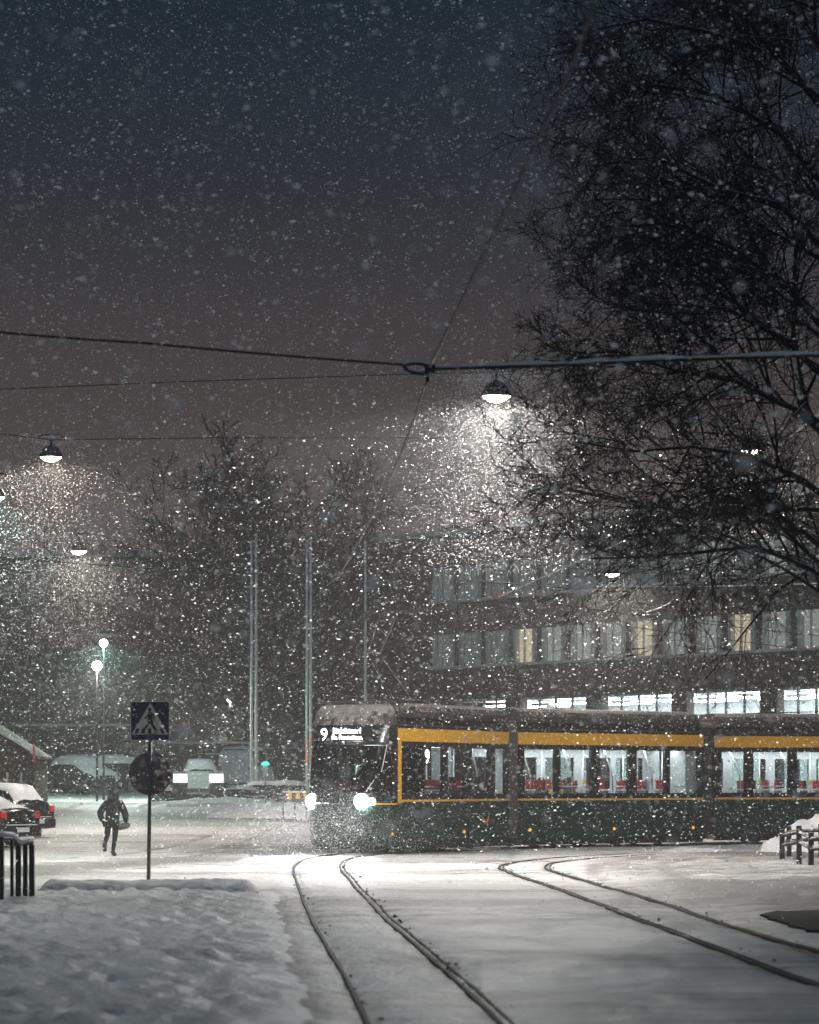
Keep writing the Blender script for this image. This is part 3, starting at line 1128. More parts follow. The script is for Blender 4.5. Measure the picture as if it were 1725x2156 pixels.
# ------------------------------------------------------------------ street lamps
def hanging_lamp(px, py, d, width, power, label, m=M_lamp, col=(1.0, 0.89, 0.78), post=False, bulb=True, group='street lamps hung over the square', dome=True):
    p = W(px, py, d)
    zg = GZ(p.x, d)
    r = empty('street_lamp', p)
    R = width / 2
    if post:
        pass
    elif dome:
        MB().lathe([(0.02, R * 1.05), (R * 0.35, R * 0.98), (R * 0.7, R * 0.75), (R * 0.92, R * 0.38), (R * 1.0, 0.05), (R * 1.12, 0.0), (R * 1.10, -0.02),
                    (R * 0.96, 0.03), (R * 0.88, R * 0.34), (R * 0.66, R * 0.68), (0.02, R * 0.94)], 24).build('shade', M_shade, r, True)
    else:
        MB().lathe([(0.02, 0.14), (R * 0.5, 0.12), (R * 1.15, 0.02), (R * 1.15, 0.0), (R * 0.5, 0.09), (0.02, 0.1)], 20).build('shade', M_shade, r, True)
    if post:
        MB().lathe([(0.001, -R)] + [(R * math.cos(q), R * math.sin(q)) for q in np.linspace(-1.4, 1.4, 11)] + [(0.001, R)], 18).build('globe', m, r, True)
        MB().lathe([(0.05, R * 0.99), (0.09, R * 1.0), (0.06, R * 1.12), (0.0, R * 1.16)], 10).build('finial', M_iron, r, True)
    else:
        MB().lathe([(0.0, -R * 0.46), (R * 0.45, -R * 0.38), (R * 0.8, -R * 0.16), (R * 0.98, 0.0), (0.0, 0.03)], 20).build('bulb', m, r, True)
    if not post:
        top = R * 1.05 if dome else 0.14
        MB().tube([(0, 0, top - 0.02), (0, 0, top + 0.22)], 0.03, 8).build('stem', M_iron, r)
        MB().box(-0.28, 0.28, -0.025, 0.025, top + 0.223, top + 0.27).box(-0.3, -0.24, -0.04, 0.04, top + 0.18, top + 0.222).box(0.24, 0.3, -0.04, 0.04, top + 0.18, top + 0.222).build('bracket', M_iron, r)
    else:
        MB().tube([(0, 0, zg - p.z), (0, 0, -1.5), (0, 0.0, -R * 0.98)], [0.05, 0.035, 0.03], 8).build('post', M_iron, r)
    ld = bpy.data.lights.new('lamp_light', 'SPOT')
    ld.energy = power * 0.80
    ld.color = col
    ld.spot_size = math.radians(174)
    ld.spot_blend = 0.22
    ld.shadow_soft_size = R * 0.4
    lo = bpy.data.objects.new('lamp_light', ld)
    lo.parent = r
    lo.location = (0, 0 if not post else -R * 0.6, -R * (0.58 if not post else 0.9))
    link(lo)
    return tag(r, label, 'street lamp', group)


hanging_lamp(1045, 834, 60, 0.60, 11500, 'brightest street lamp hanging left of the big tree, snow glowing under it', col=(1.0, 0.96, 0.91))
hanging_lamp(107, 962, 68, 0.52, 2600, 'domed street lamp hanging at the upper left')
hanging_lamp(166, 1160, 87, 0.50, 3600, 'street lamp hanging below and right of the upper left domed lamp')
hanging_lamp(1582, 948, 70, 0.50, 2200, 'street lamp half hidden by twigs of the big tree')
hanging_lamp(1289, 1208, 92, 0.50, 3800, 'small street lamp in front of the office block top windows')
hanging_lamp(204, 1402, 118, 0.40, 2200, 'round white street lamp just below the green one', post=True, group='post lamps across the square')
hanging_lamp(218, 1354, 120, 0.34, 3000, 'green tinted street lamp above the crossing sign', m=M_teal, col=(0.55, 1.0, 0.86), post=True, group='post lamps across the square')
hanging_lamp(292, 1471, 170, 0.24, 900, 'small far lamp on top of the crossing sign plate outline', post=True, group='post lamps across the square', m=M_lamp2)
hanging_lamp(484, 1473, 165, 0.32, 1200, 'small far lamp left of the flagpoles', post=True, group='post lamps across the square', m=M_lamp2)
hanging_lamp(-13, 1046, 64, 0.5, 1100, 'green tinted street lamp cut by the left edge', m=M_teal, col=(0.55, 1.0, 0.86))

# ------------------------------------------------------------------ wires
def wire(pts, rad, label, m=M_wire, name='overhead_wire', sag=0.0, n=5, snow=False):
    P = [W(*q) for q in pts]
    out = []
    for i in range(len(P) - 1):
        k = 10
        for j in range(k):
            t = j / k
            q = P[i].lerp(P[i + 1], t)
            q.z -= sag * 4 * t * (1 - t)
            out.append(q)
    out.append(P[-1])
    o = Vector(out[0])
    r = MB().tube([q - o for q in out], rad, n).build(name, m, None, True)
    r.location = o
    if m is M_wire_snow:
        k = 2
        while k < len(out) - 4:
            e_ = min(k + random.randint(2, 6), len(out) - 1)
            MB().tube([q - o + Vector((0, 0, rad * 0.9)) for q in out[k:e_ + 1]], [rad * 0.35] + [rad * random.uniform(0.7, 1.1) for _ in range(e_ - k - 1)] + [rad * 0.35], 6).build('snow_crust', M_snow, r, True)
            k = e_ + random.randint(1, 3)
    return tag(r, label, 'cable', 'overhead wires and cables')


def dw(py, z=6.35):
    return F * (z - H) / (HOR - py)


wire([(1275, -60, dw(-60)), (1205, 140, dw(140)), (1065, 440, dw(440)), (905, 772, dw(772))], 0.016, 'contact wire falling from the top edge to the snowy cable joint')
wire([(902, 792, dw(785)), (850, 940, dw(940)), (808, 1035, dw(1035)), (772, 1113, dw(1113)), (716, 1210, 63), (690, 1232, 66)], 0.014, 'contact wire running from the cable joint down to the small insulator')
wire([(-60, 694, 33), (300, 722, 32.5), (850, 768, 32)], 0.014, 'dark span wire from the left edge to the cable joint', sag=0.01)
wire([(918, 775, 31.8), (1160, 768, 31.2), (1400, 757, 30.6), (1800, 744, 30)], 0.026, 'thick snow crusted cable from the joint to the right edge', m=M_wire_snow, name='snowy_cable', n=8)
wire([(-60, 822, 60), (400, 803, 60), (860, 788, 60), (1045, 783, 60), (1300, 745, 60)], 0.011, 'thin wire carrying the brightest street lamp')
wire([(-60, 906, 68), (107, 926, 68), (440, 922, 68), (990, 922, 68), (1500, 925, 68)], 0.013, 'thin wire carrying the upper left domed lamp')
wire([(-60, 1130, 87), (166, 1144, 87), (560, 1178, 87), (800, 1196, 87)], 0.014, 'thin wire carrying the lamp below the upper left one')
wire([(-60, 1170, 82), (300, 1196, 82), (440, 1210, 82), (712, 1206, 80)], 0.016, 'dark wire from the left edge to the small insulator')
wire([(180, 1268, 95), (420, 1278, 95), (640, 1288, 95)], 0.012, 'pale wire above the green lamp on the left', m=M_galv)
wire([(1725, 870, 62), (1582, 985, 70), (1300, 1145, 76), (1050, 1256, 82)], 0.022, 'pale contact wire slanting down from the right through the twigs', m=M_pole)
wire([(985, 1222, 84), (1200, 1238, 84), (1500, 1236, 83), (1790, 1228, 82)], 0.022, 'dark snow lined bar wire across the upper office windows', m=M_wire_snow, name='snowy_cable')
wire([(1050, 1256, 82), (1300, 1290, 86), (1500, 1315, 90), (1790, 1345, 92)], 0.013, 'lower contact wire sloping right across the lit windows')
wire([(910, 1262, 84), (1130, 1290, 86), (1400, 1330, 90), (1790, 1380, 94)], 0.012, 'lowest contact wire sloping right across the lit windows')
wire([(1582, 920, 70), (1725, 905, 70), (1850, 890, 70)], 0.012, 'short wire from the twig hidden lamp to the right edge')
wire([(1000, 1196, 92), (1289, 1186, 92), (1500, 1170, 92), (1800, 1150, 92)], 0.012, 'thin wire carrying the small lamp by the office windows')

# the cable joint: a loop of snowy cable, clamp and hanger
j0 = W(903, 778, 32)
jo = empty('cable_joint', j0)
lp = []
for k in range(25):
    a = 2 * math.pi * k / 24
    q = W(882 + 30 * math.cos(a), 775 + 9 * math.sin(a) + 3 * math.cos(a), 32) - j0
    q.y += 0.05 * math.sin(a)
    lp.append(q)
MB().tube(lp, 0.024, 8).build('loop', M_wire_snow, jo, True)
MB().box(-0.05, 0.07, -0.05, 0.05, -0.05, 0.05).build('clamp', M_iron, jo)
MB().tube([(-0.01, 0, -0.05), (-0.02, 0, -0.14)], 0.022, 8).build('hanger', M_iron, jo)
MB().lathe([(0.0, 0.075), (0.05, 0.065), (0.07, 0.052)], 10, (0.0, 0, 0)).build('snow_cap', M_snow, jo, True)
tag(jo, 'snow crusted cable joint with a loop above the square', 'cable joint')
for (px, py, d, lab) in ((1055, 1252, 82, 'orange section insulator on the slanting contact wire'), (716, 1208, 63, 'small dark insulator on the wire left of the flagpole')):
    p = W(px, py, d)
    r = empty('insulator', p)
    m_ = M_orange if px > 1000 else M_iron
    MB().tube([(-0.22, 0, -0.05), (0.22, 0, 0.05)], [0.03, 0.03], 8).build('core', m_, r)
    for k in range(4):
        MB().lathe([(0.03, -0.01), (0.07, 0), (0.03, 0.01)], 10, (-0.12 + 0.08 * k, 0, -0.03 + 0.02 * k), axis='x').build('rib', m_, r)
    tag(r, lab, 'insulator')
# pull-off hangers
for (pts, lab) in (([(967, 1300, 84), (962, 1262, 84), (968, 1232, 84), (990, 1222, 84)], 'curved dark wire hanger at the left end of the bar wire'),
                   ([(1335, 1296, 88), (1332, 1262, 86), (1350, 1240, 84)], 'left bow of the dark wire hanger under the small lamp'),
                   ([(1360, 1290, 88), (1410, 1270, 86), (1418, 1243, 84)], 'right bow of the dark wire hanger under the small lamp')):
    P = [W(*q) for q in pts]
    o = P[0].copy()
    c = catmull([tuple(q - o) for q in P], 0.1)
    r = MB().tube([Vector(q) for q in c], 0.02, 6).build('wire_hanger', M_wire)
    r.location = o
    tag(r, lab, 'hanger', 'curved wire hangers')

# ------------------------------------------------------------------ tram
# visible (left) side of each section as surveyed: start point on the side plane, direction towards the rear
SEC = [dict(p=(-0.30, 74.0), b=(0.463, 0.886), L=6.55, px=(837, 1071)),
       dict(p=(3.02, 80.2), b=(0.764, 0.645), L=7.30, px=(1092, 1480)),
       dict(p=(9.12, 86.75), b=(0.985, 0.172), L=8.2, px=(1505, 1990))]
tram = empty('tram', (-1.36, 74.5, 0))


def sec_frame(S):
    b = Vector((*S['b'], 0)).normalized()
    n = Vector((b.y, -b.x, 0))                     # towards the camera side
    o = Vector((*S['p'], 0)) - n * 1.2
    return o, -b, n                                # origin on the centre line, forward, left


def s_of(S, px):
    k = (px - 862.0) / F
    b = Vector((*S['b'], 0)).normalized()
    return (k * S['p'][1] - S['p'][0]) / (b.x - k * b.y)


def place(o, S):
    og, fw, lf = sec_frame(S)
    o.location = og - Vector(tram.location)
    o.rotation_euler = (0, 0, math.atan2(fw.y, fw.x))
    return o


ZF, ZW0, ZW1, ZT = 0.42, 1.53, 2.75, 3.22          # floor, window foot, window head, wall top
pole_v = MB().tube([(0, 0, 0.45), (0, 0, 2.75)], 0.022, 8).mesh('grab_pole', M_chrome, True)
pole_a = MB().tube([(0.35, 0, 2.78), (0.05, 0, 2.15), (0.0, 0, 1.95), (0, 0, 0.5)], 0.024, 8).mesh('grab_pole', M_chrome, True)
rail_h = MB().tube([(-0.5, 0, 1.72), (0.5, 0, 1.72)], 0.018, 8).mesh('grab_bar', M_chrome, True)
seat_b = MB().box(-0.05, 0.06, -0.22, 0.22, 0.85, 1.60).box(-0.05, 0.42, -0.22, 0.22, 0.80, 0.90).mesh('seat', M_grey)
seat_r = MB().box(-0.05, 0.07, -0.17, 0.17, 1.64, 1.90).mesh('seat_headrest', M_red)
butt = MB().box(-0.035, 0.035, -0.04, 0.04, 0, 0.13).mesh('stop_button', M_hiyel)


def tram_section(i, wins, glassy, strip, dark_front=None):
    S = SEC[i]
    L = S['L']
    sh = MB()
    # lower side panels, waist up to the windows, wall head
    for sgn in (1, -1):
        y0, y1 = (1.14, 1.2) if sgn > 0 else (-1.2, -1.14)
        sh.box(-L, 0, y0, y1, 0.30, 1.33)
    body = place(sh.build('body_section', M_green, tram), S)
    mk = lambda mb, name, m, sm=False: mb.build(name, m, body, sm)
    mk(MB().box(-L, 0, 1.11, 1.215, 1.333, 1.385).box(-L, 0, -1.215, -1.11, 1.333, 1.385), 'sill_stripe', M_yellow)
    mk(MB().box(-L, 0, 1.12, 1.2, 1.388, ZW0).box(-L, 0, -1.2, -1.12, 1.388, ZW0), 'waist_panel', M_black)
    mk(MB().box(-L, 0, 1.12, 1.2, ZW1, 2.885).box(-L, 0, -1.2, -1.12, ZW1, 2.885), 'window_header', M_black)
    mk(MB().box(-L, 0, 1.12, 1.21, 2.888, ZT).box(-L, 0, -1.21, -1.12, 2.888, ZT), 'yellow_band', M_yellow)
    mk(MB().box(-L, 0, -1.1, 1.1, ZF - 0.15, ZF), 'floor', M_grey)
    mk(MB().box(-L, 0, -1.1, 1.1, 2.82, 2.87), 'ceiling', M_intw)
    mk(MB().box(-L, -L + 0.06, -1.1, -0.55, ZF, 2.8).box(-L, -L + 0.06, 0.55, 1.1, ZF, 2.8), 'end_wall', M_intw)
    # roof: gutter, dark recess, equipment cover with rounded edges
    g = [(1.2, 3.223), (1.17, 3.28), (1.05, 3.31), (1.0, 3.50), (0.0, 3.52), (-1.0, 3.50), (-1.05, 3.31), (-1.17, 3.28), (-1.2, 3.223)]
    mk(MB().grid([[(-L, y, z) for y, z in g], [(0, y, z) for y, z in g]]), 'roof', M_black)
    n = max(2, int(L / 1.8))
    for k in range(n):
        x0 = -L + 0.1 + (L - 0.2) * k / n
        x1 = -L + 0.1 + (L - 0.2) * (k + 1) / n - 0.025
        if i == 0 and k >= n - 1:
            x1 = -0.1
        h = 3.90
        c = [(1.13, 3.50), (1.12, 3.66), (1.05, 3.80), (0.88, h - 0.02), (0.4, h + 0.02), (-0.4, h + 0.02), (-0.88, h - 0.02), (-1.05, 3.80), (-1.12, 3.66), (-1.13, 3.50)]
        m2 = MB().grid([[(x0, y, z) for y, z in c], [(x1, y, z) for y, z in c]])
        m2.poly([(x0, y, z) for y, z in c]).poly([(x1, y, z) for y, z in c])
        mk(m2, 'roof_cover', M_roof)
    mk(MB().box(-L + 0.05, -0.05, 1.06, 1.19, 3.285, 3.33), 'gutter_snow', M_roof)
    # far wall panes and near windows with dark pillars
    ws = [(-s_of(S, b), -s_of(S, a)) for a, b in wins]
    ws = [(max(a, -L + 0.1), b) for a, b in ws if b > -L + 0.4]
    edges = [0.0]
    for (a, b) in ws:
        edges += [b, a]
    edges.append(-L)
    for q in range(0, len(edges), 2):
        hi, lo_ = edges[q], edges[q + 1]
        if hi - lo_ > 0.02:
            mk(MB().box(lo_, hi, 1.1, 1.205, ZW0 + 0.001, ZW1 - 0.001), 'window_pillar', M_black)
            mk(MB().box(lo_, hi, -1.2, -1.1, ZW0 + 0.001, ZW1 - 0.001), 'window_pillar', M_black)
            if not (i == 0 and q == 0):
                mk(MB().box(lo_, hi, -1.098, -1.05, 1.662, 2.558), 'pillar_lining', M_intw)
    for q, (a, b) in enumerate(ws):
        mk(MB().box(a, b, 1.165, 1.175, ZW0, ZW1), 'window', M_glassdark if (dark_front and q < dark_front) else M_glasstram)
        mk(MB().box(a, b, -1.175, -1.165, ZW0, ZW1), 'window', M_glasstram)
    xf = -1.75 if i == 0 else -0.3
    for ys in (0.50, -0.72):
        mk(MB().box(-L + 0.2, xf, ys, ys + 0.22, 2.795, 2.815), 'ceiling_light', strip)
    xf = -1.7 if i == 0 else -0.02
    mk(MB().box(-L + 0.02, xf, -1.095, -1.04, 2.56, 2.79), 'header_lining', M_intw)
    mk(MB().box(-L + 0.02, xf, -1.095, -1.04, 0.6, 1.66), 'dado_lining', M_intw)
    # seats, grab poles
    x = -0.55
    k = 0
    while x > -L + 0.6:
        for y in (0.62, -0.62):
            if (k * 7 + (1 if y > 0 else 0) + i) % 5 == 3:
                continue
            s_ = child('seat', seat_b, body, (x, y, 0), (0, 0, math.pi if k % 2 else 0))
            child('seat_headrest', seat_r, body, (x, y, 0))
        if k % 2 == 0:
            child('grab_pole', pole_a, body, (x - 0.42, 0.62, 0))
        else:
            child('grab_pole', pole_v, body, (x - 0.30, 0.35, 0))
            child('stop_button', butt, body, (x - 0.30, 0.38, 1.78))
        if k % 3 == 1:
            child('grab_bar', rail_h, body, (x - 0.6, 0.98, 0))
            child('grab_bar', rail_h, body, (x - 0.6, -0.98, 0))
        x -= 0.80
        k += 1
    # lower skirts and bogie
    mk(MB().box(-L, 0, 1.02, 1.19, 0.10, 0.297).box(-L, 0, -1.19, -1.02, 0.10, 0.297), 'skirt', M_black)
    mk(MB().box(-L + 0.2, -0.2, -1.0, 1.0, 0.12, 0.26), 'underframe', M_black)
    for sx in (0.28, 0.72):
        for dx in (-0.85, 0.85):
            for yw in (0.5, -0.5):
                mk(MB().lathe([(0.05, -0.06), (0.29, -0.06), (0.30, 0.02), (0.26, 0.06), (0.05, 0.06)], 18, (-L * sx + dx, yw, 0.31), axis='y'), 'wheel', M_steel)
    # panel seams
    for q in range(1, int(L / 1.35)):
        mk(MB().box(-q * 1.35 - 0.006, -q * 1.35 + 0.006, 1.2005, 1.204, 0.32, 1.32), 'panel_seam', M_black)
    return body


def px_list(cxs, s, x0):
    return [((x0 + a / s) / 1.449, (x0 + b / s) / 1.449) for a, b in cxs]


b1 = tram_section(0, px_list([(728, 868), (872, 995), (1022, 1138), (1177, 1290), (1326, 1395)], 2.104, 880), True, M_strip_dim, 1)
b2 = tram_section(1, px_list([(172, 333), (362, 523), (567, 720), (763, 912), (938, 1085)], 1.725, 1500), True, M_strip)
b3 = tram_section(2, px_list([(1210, 1328), (1377, 1558), (1606, 1790), (1830, 2000), (2040, 2200)], 1.725, 1500), True, M_strip)
# white partition by the rear door of the middle section
MB().box(-7.05, -6.70, 0.3, 1.05, 0.45, 2.78).build('partition', M_intw, b2)
# yellow upright at the front corner
MB().box(-0.17, 0.0, 1.205, 1.222, 1.30, 3.219).build('corner_stripe', M_yellow, b1)
MB().box(-0.16, 0.55, 1.05, 1.19, 1.27, 1.31).build('front_stripe', M_yellow, b1) if False else None
# bellows
for (A, B) in ((SEC[0], SEC[1]), (SEC[1], SEC[2])):
    oa, fa, la = sec_frame(A)
    ob, fb, lb = sec_frame(B)
    ea = oa - fa * A['L']
    eb = ob
    rows = []
    nf = 9
    for k in range(nf):
        t = k / (nf - 1)
        c = ea.lerp(eb, t) - Vector(tram.location)
        l = la.lerp(lb, t).normalized()
        w = (1.16 if k % 2 == 0 else 1.08)
        h = (3.62 if k % 2 == 0 else 3.55)
        prof = [(w, 0.3), (w, 1.5), (w, 3.2), (w - 0.06, h - 0.1), (w - 0.3, h), (-w + 0.3, h), (-w + 0.06, h - 0.1), (-w, 3.2), (-w, 1.5), (-w, 0.3)]
        rows.append([tuple(c + l * y + Vector((0, 0, z))) for y, z in prof])
    MB().grid(rows).build('bellows', M_rubber, tram)

# nose
def nose_a(z):
    return float(np.interp(z, [0.2, 0.35, 0.9, 1.35, 1.9, 2.4, 2.9, 3.2, 3.5, 3.75, 3.88, 3.94], [0.80, 0.92, 1.0, 0.98, 0.90, 0.78, 0.62, 0.50, 0.34, 0.14, -0.12, -0.5]))


def nose_pt(z, t, off=0.0):
    """t in -1..1 across the front"""
    a = nose_a(z) + off
    an = t * math.pi / 2
    p = 2.5
    wd = 1.2 * (1.0 if z < 3.3 else float(np.interp(z, [3.3, 3.6, 3.8, 3.94], [1.0, 0.97, 0.86, 0.6]))) + off
    cx = math.copysign(abs(math.cos(an)) ** (2 / p), 1)
    sy = math.copysign(abs(math.sin(an)) ** (2 / p), math.sin(an))
    base = min(0.0, a) if a < 0 else 0
    return (base + max(a, 0) * cx if a > 0 else a, wd * sy, z)


def nose_patch(z0, z1, t0, t1, name, m, nz=6, nt=28, off=0.0, thick=0.0):
    rows = [[nose_pt(z0 + (z1 - z0) * i / nz, t0 + (t1 - t0) * j / nt, off) for j in range(nt + 1)] for i in range(nz + 1)]
    return MB().grid(rows).build(name, m, b1, True)


nose_patch(0.22, 1.30, -1, 1, 'bumper', M_green, 8)
nose_patch(1.31, 1.56, -1, 1, 'waist_trim', M_black, 3)
nose_patch(1.56, 2.86, -1, 1, 'windscreen', M_glassdark, 8)
nose_patch(2.86, 3.30, -1, 1, 'front_header', M_black, 4)
nose_patch(3.30, 3.94, -1, 1, 'front_cowl', M_roof, 8)
MB().box(-0.6, 0.0, -1.1, 1.1, 3.86, 3.93).build('cowl_top', M_roof, b1)
for t in (-0.93, 0.93):                               # windscreen pillars
    nose_patch(1.56, 2.86, t - 0.06, t + 0.06, 'windscreen_pillar', M_black, 6, 4, 0.012)
nose_patch(1.262, 1.305, 0.35, 0.99, 'bumper_stripe', M_yellow, 1, 14, 0.006)
MB().box(0.30, 0.50, -0.9, 0.9, 0.18, 0.24).build('coupler_flap', M_black, b1)
MB().box(0.25, 0.62, -0.8, 0.5, 0.245, 0.29).build('flap_snow', M_snow, b1)
# cab: dashboard, bulkhead, driver's seat
MB().box(-0.25, 0.55, -0.95, 0.95, 0.5, 1.60).build('dashboard', M_black, b1)
MB().box(-1.62, -1.56, -1.08, 1.08, 0.45, 2.8).build('cab_bulkhead', M_black, b1)
MB().box(-1.2, -1.05, -0.3, 0.3, 1.0, 2.1).build('driver_seat', M_grey, b1)
MB().box(0.12, 0.16, -0.42, -0.10, 1.95, 2.25).build('cab_monitor', M_windim, b1)
# mirrors / cameras
MB().tube([(0.25, -1.2, 2.95), (0.3, -1.28, 2.9), (0.32, -1.29, 2.3)], 0.018, 8).build('mirror_arm', M_orange, b1)
MB().tube([(0.42, 1.12, 2.8), (0.62, 1.06, 2.1)], 0.010, 6).build('wiper_blade', M_chrome, b1)
MB().tube([(0.72, 0.9, 1.9), (0.86, 0.75, 1.6)], 0.010, 6).build('wiper_blade', M_chrome, b1)
# headlights
for (y, big_) in ((-0.86, True), (0.62, True), (0.86, False)):
    t = math.asin(min(1, abs(y) / 1.2) ** (2.5 / 2)) / (math.pi / 2) * (1 if y > 0 else -1)
    p = nose_pt(1.34, t)
    R = 0.19 if big_ else 0.09  # main discs oversized, glare built into their shape
    MB().lathe([(0.0, 0.05), (R * 0.8, 0.045), (R, 0.02), (R * 1.1, -0.05)], 18, (p[0] + 0.01, p[1], 1.345), axis='x').build('headlight', M_head if big_ else M_lamp2, b1, True)
    if big_:
        ld = bpy.data.lights.new('headlight_beam', 'SPOT')
        ld.energy = 1600
        ld.color = (0.95, 0.98, 1.0)
        ld.spot_size = math.radians(80)
        ld.spot_blend = 0.8
        ld.shadow_soft_size = 0.09
        lo = bpy.data.objects.new('headlight_beam', ld)
        lo.parent = b1
        lo.location = (p[0] + 0.14, p[1], 1.345)
        lo.rotation_euler = (0, math.radians(-90 + 12), 0)       # -Z axis towards +X, dipped
        link(lo)
# destination display
MB().box(0.35, 0.605, -0.82, 0.80, 2.90, 3.24).build('display_panel', M_black, b1)
Rtxt = Matrix(((0, 0, 1), (1, 0, 0), (0, 1, 0))).to_euler()


def put_text(txt, size, loc, m, name, parent, rot, sx=1.0):
    me_ = text_mesh(txt, size)
    me_.materials.clear()
    me_.materials.append(m)
    o = child(name, me_, parent, loc, rot, (sx, 1, 1))
    return o


put_text('9', 0.44, (0.612, -0.72, 2.915), M_disp, 'route_number', b1, Rtxt)
put_text('Jätkäsaari', 0.22, (0.612, -0.36, 3.08), M_disp, 'destination_text', b1, Rtxt, 1.0)
put_text('via Rautatieas.', 0.17, (0.612, -0.40, 2.93), M_disp, 'destination_text', b1, Rtxt, 0.95)
put_text('431', 0.11, (0.612, 0.80 - 0.02, 3.06), M_signw, 'fleet_number', b1, Rtxt) if False else None
o = put_text('431', 0.12, (0.59, 0.84, 3.07), M_signw, 'fleet_number', b1, Matrix(((0, 0, 1), (1, 0, 0), (0, 1, 0))).to_euler())
o.location = (0.53, 0.82, 3.07)
# side display with the route number, on the pillar before the second window
Rside = Matrix(((-1, 0, 0), (0, 0, 1), (0, 1, 0))).to_euler()
sx9 = -s_of(SEC[0], 897)
MB().box(sx9 - 0.22, sx9 + 0.22, 1.206, 1.235, 2.28, 2.76).build('side_display', M_black, b1)
o = put_text('9', 0.52, (sx9 + 0.14, 1.238, 2.33), M_disp, 'route_number', b1, (math.radians(90), 0, math.pi))
# amber side markers, crest
for (S, bb, px) in ((SEC[0], b1, 977), (SEC[1], b2, 1116), (SEC[1], b2, 1293), (SEC[1], b2, 1459)):
    s_ = -s_of(S, px)
    MB().lathe([(0.0, 0.03), (0.04, 0.025), (0.05, 0.0)], 10, (s_, 1.2, 0.52), axis='y').build('side_marker', M_amber, bb, True)
p = nose_pt(0.5, 0.86)
MB().lathe([(0.0, 0.03), (0.04, 0.025), (0.05, 0.0)], 10, (p[0] + 0.01, p[1] + 0.01, 0.52), axis='y').build('side_marker', M_amber, b1, True)
s_ = -s_of(SEC[0], 1022)
arc = MB()
for k in range(9):
    a0, a1 = math.radians(190 + k * 16), math.radians(190 + (k + 1) * 16)
    arc.prism([(s_ + 0.24 * math.cos(a0), 1.202, 0.95 + 0.24 * math.sin(a0)), (s_ + 0.24 * math.cos(a1), 1.202, 0.95 + 0.24 * math.sin(a1)),
               (s_ + 0.16 * math.cos(a1), 1.202, 0.97 + 0.17 * math.sin(a1)), (s_ + 0.16 * math.cos(a0), 1.202, 0.97 + 0.17 * math.sin(a0))], (0, 0.006, 0))
arc.build('crest', M_orange, b1)
# snow patches, beacon and pantograph on the roof
MB().box(-1.0, -0.9, 0.75, 0.85, 3.92, 4.06).build('roof_beacon', M_amber, b1) if False else None
MB().lathe([(0.0, 0.16), (0.10, 0.12), (0.18, 0.0)], 12, (-1.6, 0.75, 3.88)).build('roof_snow_lump', M_snow, b2, True)
pan = MB()
pan.tube([(-2.6, -0.45, 4.0), (-1.4, -0.45, 4.0)], 0.04, 6).tube([(-2.6, 0.45, 4.0), (-1.4, 0.45, 4.0)], 0.04, 6)
pan.tube([(-2.6, -0.45, 4.0), (-2.6, 0.45, 4.0)], 0.04, 6).tube([(-1.4, -0.45, 4.0), (-1.4, 0.45, 4.0)], 0.04, 6)
for q in ((-2.5, 0.4), (-2.5, -0.4), (-1.5, 0.4), (-1.5, -0.4)):
    pan.lathe([(0.05, -0.12), (0.08, -0.06), (0.05, -0.03), (0.08, 0.0), (0.04, 0.03)], 8, (q[0], q[1], 4.0))
pan.build('pantograph_base', M_iron, b1)
for y in (-0.18, 0.18):
    MB().tube([(-2.4, y * 1.6, 4.03), (-0.9, y, 5.15)], [0.045, 0.03], 8).build('pantograph_lower_arm', M_iron, b1)
MB().tube([(-2.0, 0.0, 4.03), (-0.95, 0.0, 4.95)], 0.02, 6).build('pantograph_rod', M_iron, b1)
for y in (-0.18, 0.18):
    MB().tube([(-0.9, y, 5.15), (-1.75, y * 1.4, 6.22)], [0.028, 0.022], 8).build('pantograph_upper_arm', M_galv, b1)
for x in (-1.6, -1.9):
    hd = catmull([(x, -0.88, 6.05), (x, -0.7, 6.24), (x, -0.5, 6.30), (x, 0.5, 6.30), (x, 0.7, 6.24), (x, 0.88, 6.05)], 0.08)
    MB().tube([Vector(q) for q in hd], 0.038, 6).build('pantograph_head', M_iron, b1)
MB().tube([(-1.6, -0.3, 6.26), (-1.9, -0.3, 6.26)], 0.02, 6).tube([(-1.6, 0.3, 6.26), (-1.9, 0.3, 6.26)], 0.02, 6).build('pantograph_crossbar', M_iron, b1)
tag(tram, 'dark green tram with yellow band on route 9, headlights on, turning towards the viewer', 'tram')

# ------------------------------------------------------------------ people
def skin_mesh(name, joints, edges, root, m, lvl=2):
    """joints: name -> (x, y, z, rx, ry); one continuous surface"""
    keys = list(joints)
    me_ = bpy.data.meshes.new(name)
    me_.from_pydata([joints[k][:3] for k in keys], [(keys.index(a), keys.index(b)) for a, b in edges], [])
    o = bpy.data.objects.new(name, me_)
    C.objects.link(o)
    sk = o.modifiers.new('skin', 'SKIN')
    sk.use_smooth_shade = True
    if not me_.skin_vertices:
        bpy.context.view_layer.objects.active = o
        bpy.ops.object.select_all(action='DESELECT')
        o.select_set(True)
        bpy.ops.mesh.customdata_skin_add()
    for i, k in enumerate(keys):
        sv = me_.skin_vertices[0].data[i]
        sv.radius = joints[k][3:5]
        sv.use_root = (k == root)
    ss = o.modifiers.new('sub', 'SUBSURF')
    ss.levels = lvl
    ss.render_levels = lvl
    dg = bpy.context.evaluated_depsgraph_get()
    dg.update()
    out = bpy.data.meshes.new_from_object(o.evaluated_get(dg))
    bpy.data.objects.remove(o)
    out.name = name
    out.materials.clear()
    out.materials.append(m)
    out.polygons.foreach_set('use_smooth', [True] * len(out.polygons))
    return out


